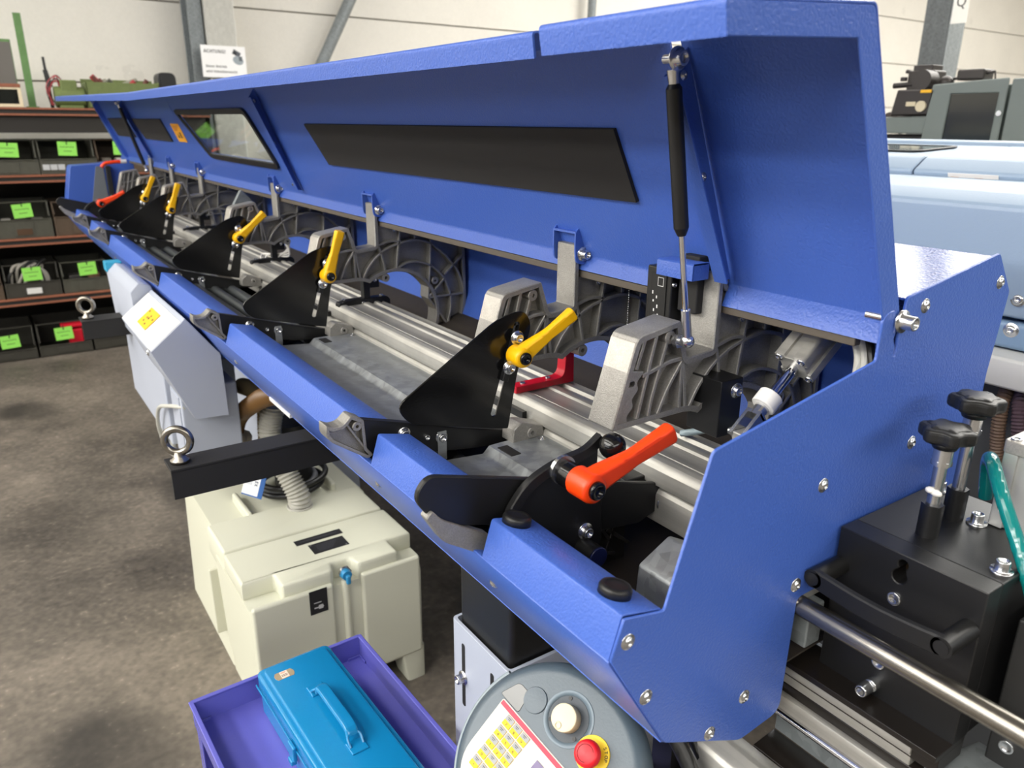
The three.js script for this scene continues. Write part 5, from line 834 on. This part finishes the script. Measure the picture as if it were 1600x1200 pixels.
  bin(-0.62, -0.98, 0.0, 0.09, 0.24, M.binDark, 'dark floor bin hidden mostly behind the pale cabinet');
  filler(-0.13, -0.44, 0.93, 0.12, [[0xb9b6ae, 'pale metal block'], [0x44403a, 'dark metal block'], [0x7c7a72, 'grey metal block']], 'the grey bin with the tilted green card');
  filler(-0.5, -0.78, 0.485, 0.1, [[0x3c3a38, 'black fitting'], [0x7a5a48, 'brown fitting']], 'the grey bin right of the cable bin'); filler(-0.88, -1.18, 1.39, 0.07, [[0x8a8278, 'grey bracket'], [0xd0cabc, 'cream bracket'], [0x5a3c2c, 'rusty bracket']], 'the brown bin of the upper row');
  single('red_part', J(rbox(0.12, 0.14, 0.10, X - 0.12, 0.12, -0.50, 0.012), rbox(0.1, 0.03, 0.15, X - 0.1, 0.22, -0.48, 0.01)), M.red, 'red boxy part lying in the dark floor bin', 'spare part');
  for (const [z, k] of [[-0.6, 0]]) single('sticker_roll', J(...[0, 1, 2].map((i) => rbox(0.003, 0.04, 0.045, X - 0.024, 1.44, -0.50 - i * 0.05, 0.004))), std({ color: 0xe4e6e4, roughness: 0.2, metalness: 0.4 }), 'shiny white stickers on the front of a grey upper bin', 'sticker');
  for (let i = 0; i < 7; i++) { const a = rnd(), b = rnd(); single('cable', sweep([[X - 0.10 - 0.1 * a, 0.52, -0.12 - 0.05 * i * a], [X - 0.09, 0.66 + 0.06 * b, -0.14 - 0.03 * i], [X - 0.12, 0.70 + 0.06 * a, -0.26 - 0.02 * i], [X - 0.11, 0.62 + 0.04 * b, -0.38 + 0.01 * i], [X - 0.1, 0.52, -0.41 + 0.02 * i * b]], 0.011, 40, 8), i % 3 ? std({ color: 0x9b978e, roughness: 0.5 }) : M.rubber, 'grey cable looped in the dark cable bin', 'cable', 'cables in the dark bin'); }
  // things on top
  const Y = 1.86, T0 = X - 0.25;
  const gp = thing('green_post', 'tall pale green angle post standing on top of the shelf', 'post', [T0, Y, -0.50]);
  mesh('post', plateY([[0.0, -0.025], [0.0, 0.025], [-0.006, 0.025], [-0.006, -0.019], [-0.05, -0.019], [-0.05, -0.025]], 0, 0.65, 0.001), M.greenPaint, gp); mesh('base', span(-0.06, 0.03, 0, 0.01, -0.04, 0.04, 0.003), M.greenPaint, gp);
  const cb = thing('green_cabinet', 'green cabinet with a grey front standing at the left end of the shelf top', 'cabinet', [T0 - 0.1, Y, -0.10]);
  mesh('body', span(-0.2, 0.1, 0, 0.47, -0.33, 0.5, 0.006), M.greenPaint, cb); mesh('grey_front', span(0.1, 0.108, 0.0, 0.45, -0.325, -0.27 + 0.03, 0.002), std({ color: 0x67645f, roughness: 0.6 }), cb); mesh('grey_front', span(0.1, 0.106, 0.0, 0.45, -0.30, -0.15, 0.002), std({ color: 0x67645f, roughness: 0.6 }), cb);
  const fr = thing('framed_gauge', 'small square gauge in a white frame with an orange top on the shelf', 'gauge', [T0 + 0.2, Y, -0.34]);
  mesh('frame', plateX([[-0.09, 0], [0.2, 0], [0.2, 0.15], [-0.09, 0.15]], -0.1, 0.0, 0.003, [[[-0.07, 0.02], [0.18, 0.02], [0.18, 0.125], [-0.07, 0.125]]]), M.cream, fr); mesh('top_strip', span(-0.1, 0.004, 0.135, 0.16, -0.09, 0.2, 0.003), M.shelfEdge, fr); mesh('dial', J(span(-0.02, -0.012, 0.02, 0.125, -0.07, 0.18), toX(new THREE.CylinderGeometry(0.045, 0.045, 0.01, 24)).translate(-0.008, 0.07, 0.0)), M.darkGlass, fr);
  const mo = thing('electric_motor', 'old green motor with loose red wires on the shelf top', 'motor', [T0, Y, -0.72]);
  mesh('housing', J(new THREE.CylinderGeometry(0.075, 0.075, 0.20, 24).rotateX(PI / 2).translate(0.05, 0.08, -0.03), rbox(0.12, 0.10, 0.11, 0.05, 0.15, -0.03, 0.01), rbox(0.14, 0.02, 0.16, 0.05, 0.01, -0.03, 0.005)), M.oldGreen, mo);
  for (let i = 0; i < 6; i++) mesh('wire', sweep([[0.05, 0.15, -0.02 + 0.01 * i], [0.05 + 0.02 * rnd(), 0.19 + 0.05 * rnd(), 0.04], [0.04, 0.10 + 0.06 * rnd(), 0.09 + 0.03 * rnd()], [0.06, 0.02, 0.07 + 0.04 * rnd()]], 0.004, 24, 6), i % 3 ? std({ color: 0xa83a42, roughness: 0.5 }) : M.rubber, mo);
  mesh('terminal_post', J(between([0, 0, 0.09], [0, 0.36, 0.10], 0.013, 0.009), between([0, 0.15, 0.085], [0, 0.27, 0.1], 0.02, 0.016)), M.blackSatin, mo);
  mesh('dark_foot', rbox(0.14, 0.14, 0.10, 0.03, 0.07, -0.20, 0.01), M.blackMatt, mo);
  const tr = thing('parts_tray', 'long olive tray of mixed scrap parts on the shelf top', 'tray', [T0, Y, -1.12]);
  mesh('tray', J(span(-0.14, 0.14, 0, 0.01, -0.26, 0.26), span(0.13, 0.14, 0, 0.19, -0.26, 0.26, 0.003), span(-0.14, -0.13, 0, 0.22, -0.26, 0.26, 0.003), span(-0.14, 0.14, 0, 0.20, -0.26, -0.25, 0.003), span(-0.14, 0.14, 0, 0.19, 0.25, 0.26, 0.003)), M.oldGreen, tr);
  for (let i = 0; i < 9; i++) mesh('scrap_part', J(between([0.1 * (rnd() - 0.5), 0.12, -0.2 + 0.4 * rnd()], [0.1 * (rnd() - 0.5), 0.2 + 0.05 * rnd(), -0.2 + 0.4 * rnd()], 0.012 + 0.012 * rnd())), std({ color: [0x6a3a34, 0x55564e, 0xa83038, 0x8a8a7c][i % 4], roughness: 0.6 }), tr);
  const dm = thing('black_dome', 'small black rounded case at the right end of the shelf top', 'case', [T0, Y, -1.45]);
  mesh('shell', plateX(path([[-0.075, 0], [-0.075, 0.28, 0.05], [0.065, 0.28, 0.05], [0.065, 0]]), -0.08, 0.08, 0.006), M.blackSatin, dm); mesh('face', plateX(path([[-0.055, 0.02], [-0.055, 0.26, 0.04], [0.045, 0.26, 0.04], [0.045, 0.02]]), 0.08, 0.085, 0.001), M.rubber, dm);
}
// ---------------------------------------------------------------- machines behind
{
  const t = thing('blue_lathe', 'light blue lathe with a long hood behind the bar feeder', 'lathe', [-0.6, 0, -2.5]);
  const q = (g) => g.translate(0.6, 0, 2.5), X0 = -4.6, X1 = 2.2;
  const P = (pts, a, b, bev = 0.003) => q(plateX(path(pts, 0.012), a, b, bev));
  mesh('lower_body', P([[-2.02, 0.1], [-2.02, 1.20], [-3.1, 1.20], [-3.1, 0.1]], X0, X1), std({ color: 0x4a4c4e, roughness: 0.6 }), t);
  mesh('white_ledge', P([[-1.86, 1.215], [-1.86, 1.285], [-2.3, 1.285], [-2.3, 1.215]], X0, X1), M.white, t);
  mesh('front_apron', P([[-1.93, 1.29], [-1.93, 1.352], [-2.3, 1.352], [-2.3, 1.29]], X0, X1), M.latheDark, t);
  mesh('front_cover', P([[-1.93, 1.362], [-1.90, 1.488], [-1.90, 1.612], [-1.955, 1.640], [-2.3, 1.655], [-2.3, 1.362]], X0, X1), M.lathe, t, 'light blue front cover');
  for (const [a, b] of [[X0, -0.72], [-0.714, X1]]) mesh('hood', P([[-2.22, 1.62], [-2.20, 1.663], [-2.26, 1.70], [-2.9, 1.728], [-3.05, 1.69], [-3.05, 1.60]], a, b), M.lathe, t, 'light blue hood');
  mesh('hood_ridge', P([[-2.75, 1.715], [-2.76, 1.735], [-3.0, 1.735], [-3.0, 1.70]], X0, X1), M.lathe, t);
  const win = [[-1.6, -2.36], [-1.6, -2.62], [-0.80, -2.62], [-0.80, -2.36]];
  mesh('hood_window', q(plateY(path(win, 0.04), 1.7015, 1.7065, 0.001, [inset(path(win, 0.04), 0.014)]).translate(0, -1.704, 2.5).rotateX(0.046).translate(0, 1.715, -2.5)), M.rubber, t);
  mesh('window_glass', q(plateY(inset(path(win, 0.04), 0.013), 1.703, 1.705, 0).translate(0, -1.704, 2.5).rotateX(0.046).translate(0, 1.7145, -2.5)), phy({ color: 0x9fb0b8, roughness: 0.06, metalness: 0.4 }), t);
  const lb = canvasTex(128, 48, (g, w, h) => { g.fillStyle = '#e6e0da'; g.fillRect(0, 0, w, h); g.fillStyle = '#d8b8a4'; for (let i = 0; i < 4; i++) g.fillRect(8 + i * 30, 12 + (i % 2) * 10, 22, 8); });
  for (const x of [-0.95, -0.55]) { const d = decal('label', 0.13, 0.04, lb, t); d.position.set(x + 0.6, 1.643, -2.2055 + 2.5); d.rotation.x = 0.42; }
  const y = mesh('orange_lamp', toZ(new THREE.CylinderGeometry(0.025, 0.025, 0.02, 24)).translate(-0.27 + 0.6, 1.635, -2.20 + 2.5), std({ color: 0xe09a20, roughness: 0.4 }), t);
  for (const [x, yy] of [[-0.265, 1.41], [-0.27, 1.335]]) mesh('screw', buttonScrew(0.012).rotateY(-PI / 2).translate(x + 0.6, yy, (yy > 1.36 ? -1.921 : -1.93) + 2.5), M.bolt, t);
  for (let i = 0; i < 5; i++) { const h = thing('flexible_conduit', 'brown ribbed conduit hanging below the white ledge of the blue lathe', 'conduit', [-0.2, 1.0, -1.96], 'conduits below the lathe ledge'); mesh('tube', corrugated([[-0.06 + i * 0.03, 0.21, -0.03], [-0.045 + i * 0.035, 0.18, 0.05], [-0.03 + i * 0.05, 0.05, 0.06], [0.02 + i * 0.03, -0.18, 0.0]], 0.015, 0.0015, 0.006, 0.36), i % 2 ? std({ color: 0x54424c, roughness: 0.5 }) : std({ color: 0x6b5648, roughness: 0.5 }), h); }
}
{
  const g = thing('grey_machine', 'grey-green machine tool with a dark viewing window behind the blue lathe', 'machine', [-1.4, 0, -5.0]);
  mesh('left_door', plateZ(path([[-0.42, 0.2], [0.07, 0.2], [0.07, 1.995, 0.01], [-0.28, 1.975, 0.01], [-0.30, 1.65]]).map(([x, y]) => [x, y]), 0.99, 1.0, 0.004, [[[-0.20, 1.45], [-0.185, 1.93], [0.035 - 0.0, 1.93], [0.03, 1.45]].map(([x, y]) => [x, y])]), M.greyGreen, g, 'grey-green door');
  mesh('window_glass', span(-0.22, 0.05, 1.4, 1.94, 0.985, 0.992), M.darkGlass, g);
  mesh('right_door', span(0.082, 0.9, 0.2, 1.99, 0.95, 0.995, 0.006), M.greyGreen, g);
  mesh('body', span(-0.2, 1.6, 0.0, 1.97, -0.2, 0.94, 0.01), M.greyGreen, g);
  mesh('door_lock', J(toZ(new THREE.CylinderGeometry(0.012, 0.012, 0.01, 16)).translate(0.055, 1.84, 1.003), toZ(new THREE.CylinderGeometry(0.007, 0.007, 0.01, 16)).translate(0.07, 1.70, 1.003)), M.bolt, g);
  const b = thing('black_machine', 'old black machine head with a round yellow dial behind the blue lid', 'machine', [-1.78, 0, -4.25]);
  mesh('head', plateZ(path([[-0.10, 1.83, 0.008], [0.10, 1.835, 0.008], [0.115, 1.955, 0.008], [-0.08, 1.955, 0.008]]), 0.0, 0.25, 0.006), std({ color: 0x2c2625, roughness: 0.5 }), b);
  mesh('base_box', span(-0.13, 0.12, 1.745, 1.825, 0.02, 0.24, 0.006), M.greyGreen, b); mesh('dark_stand', span(-0.16, 0.13, 0.0, 1.74, -0.05, 0.2, 0.01), M.blackMatt, b);
  mesh('dial', J(toZ(new THREE.CylinderGeometry(0.026, 0.026, 0.012, 28)).translate(0.06, 1.875, 0.255), span(-0.02, 0.03, 1.875, 1.897, 0.25, 0.256, 0.002)), M.cream, b); mesh('yellow_label', span(0.045, 0.10, 1.938, 1.952, 0.25, 0.254, 0.001), M.yellow, b);
  mesh('fixture', J(rbox(0.14, 0.10, 0.12, -0.02, 2.0, 0.1, 0.012), new THREE.CylinderGeometry(0.05, 0.05, 0.08, 20).rotateX(PI / 2).translate(0.02, 2.0, 0.18), rbox(0.10, 0.03, 0.1, -0.02, 2.06, 0.1, 0.004), between([-0.16, 1.98, 0.15], [-0.05, 1.985, 0.15], 0.014), between([-0.12, 2.05, 0.12], [-0.02, 2.03, 0.12], 0.01), rbox(0.03, 0.02, 0.02, -0.10, 2.01, 0.17, 0.004), new THREE.SphereGeometry(0.035, 16, 12).translate(0.11, 1.985, 0.15), rbox(0.13, 0.05, 0.1, 0.22, 2.02, 0.1, 0.01), between([0.1, 2.0, 0.12], [0.32, 2.03, 0.12], 0.007), between([0.32, 2.03, 0.12], [0.33, 1.98, 0.12], 0.004)), std({ color: 0x3a3634, roughness: 0.4, metalness: 0.4 }), b, 'dark fixture on top');
  mesh('drum', toZ(new THREE.CylinderGeometry(0.05, 0.06, 0.12, 24)).translate(-0.15, 1.80, 0.1), std({ color: 0x4c4440, roughness: 0.35, metalness: 0.5 }), b);
  const k = thing('label_rack', 'dark rack of small bins with green cards seen above the lathe hood', 'rack', [-1.83, 0, -3.9]);
  mesh('frame', span(-0.22, 0.14, 0, 1.69, -0.1, 0.0, 0.004), M.shelfDark, k);
  for (let i = 0; i < 4; i++) { const r = mesh('small_bin', span(-0.20 + i * 0.08, -0.135 + i * 0.08, 1.645, 1.70, 0.0, 0.06, 0.004), M.binDark, k); mesh('green_card', span(-0.185 + i * 0.08, -0.155 + i * 0.08, 1.668, 1.692, 0.06, 0.062, 0.0005), M.card, r); }
}


scene.traverse((o) => { if (o.isMesh) { o.castShadow = true; o.receiveShadow = true; } });
renderer.render(scene, camera);
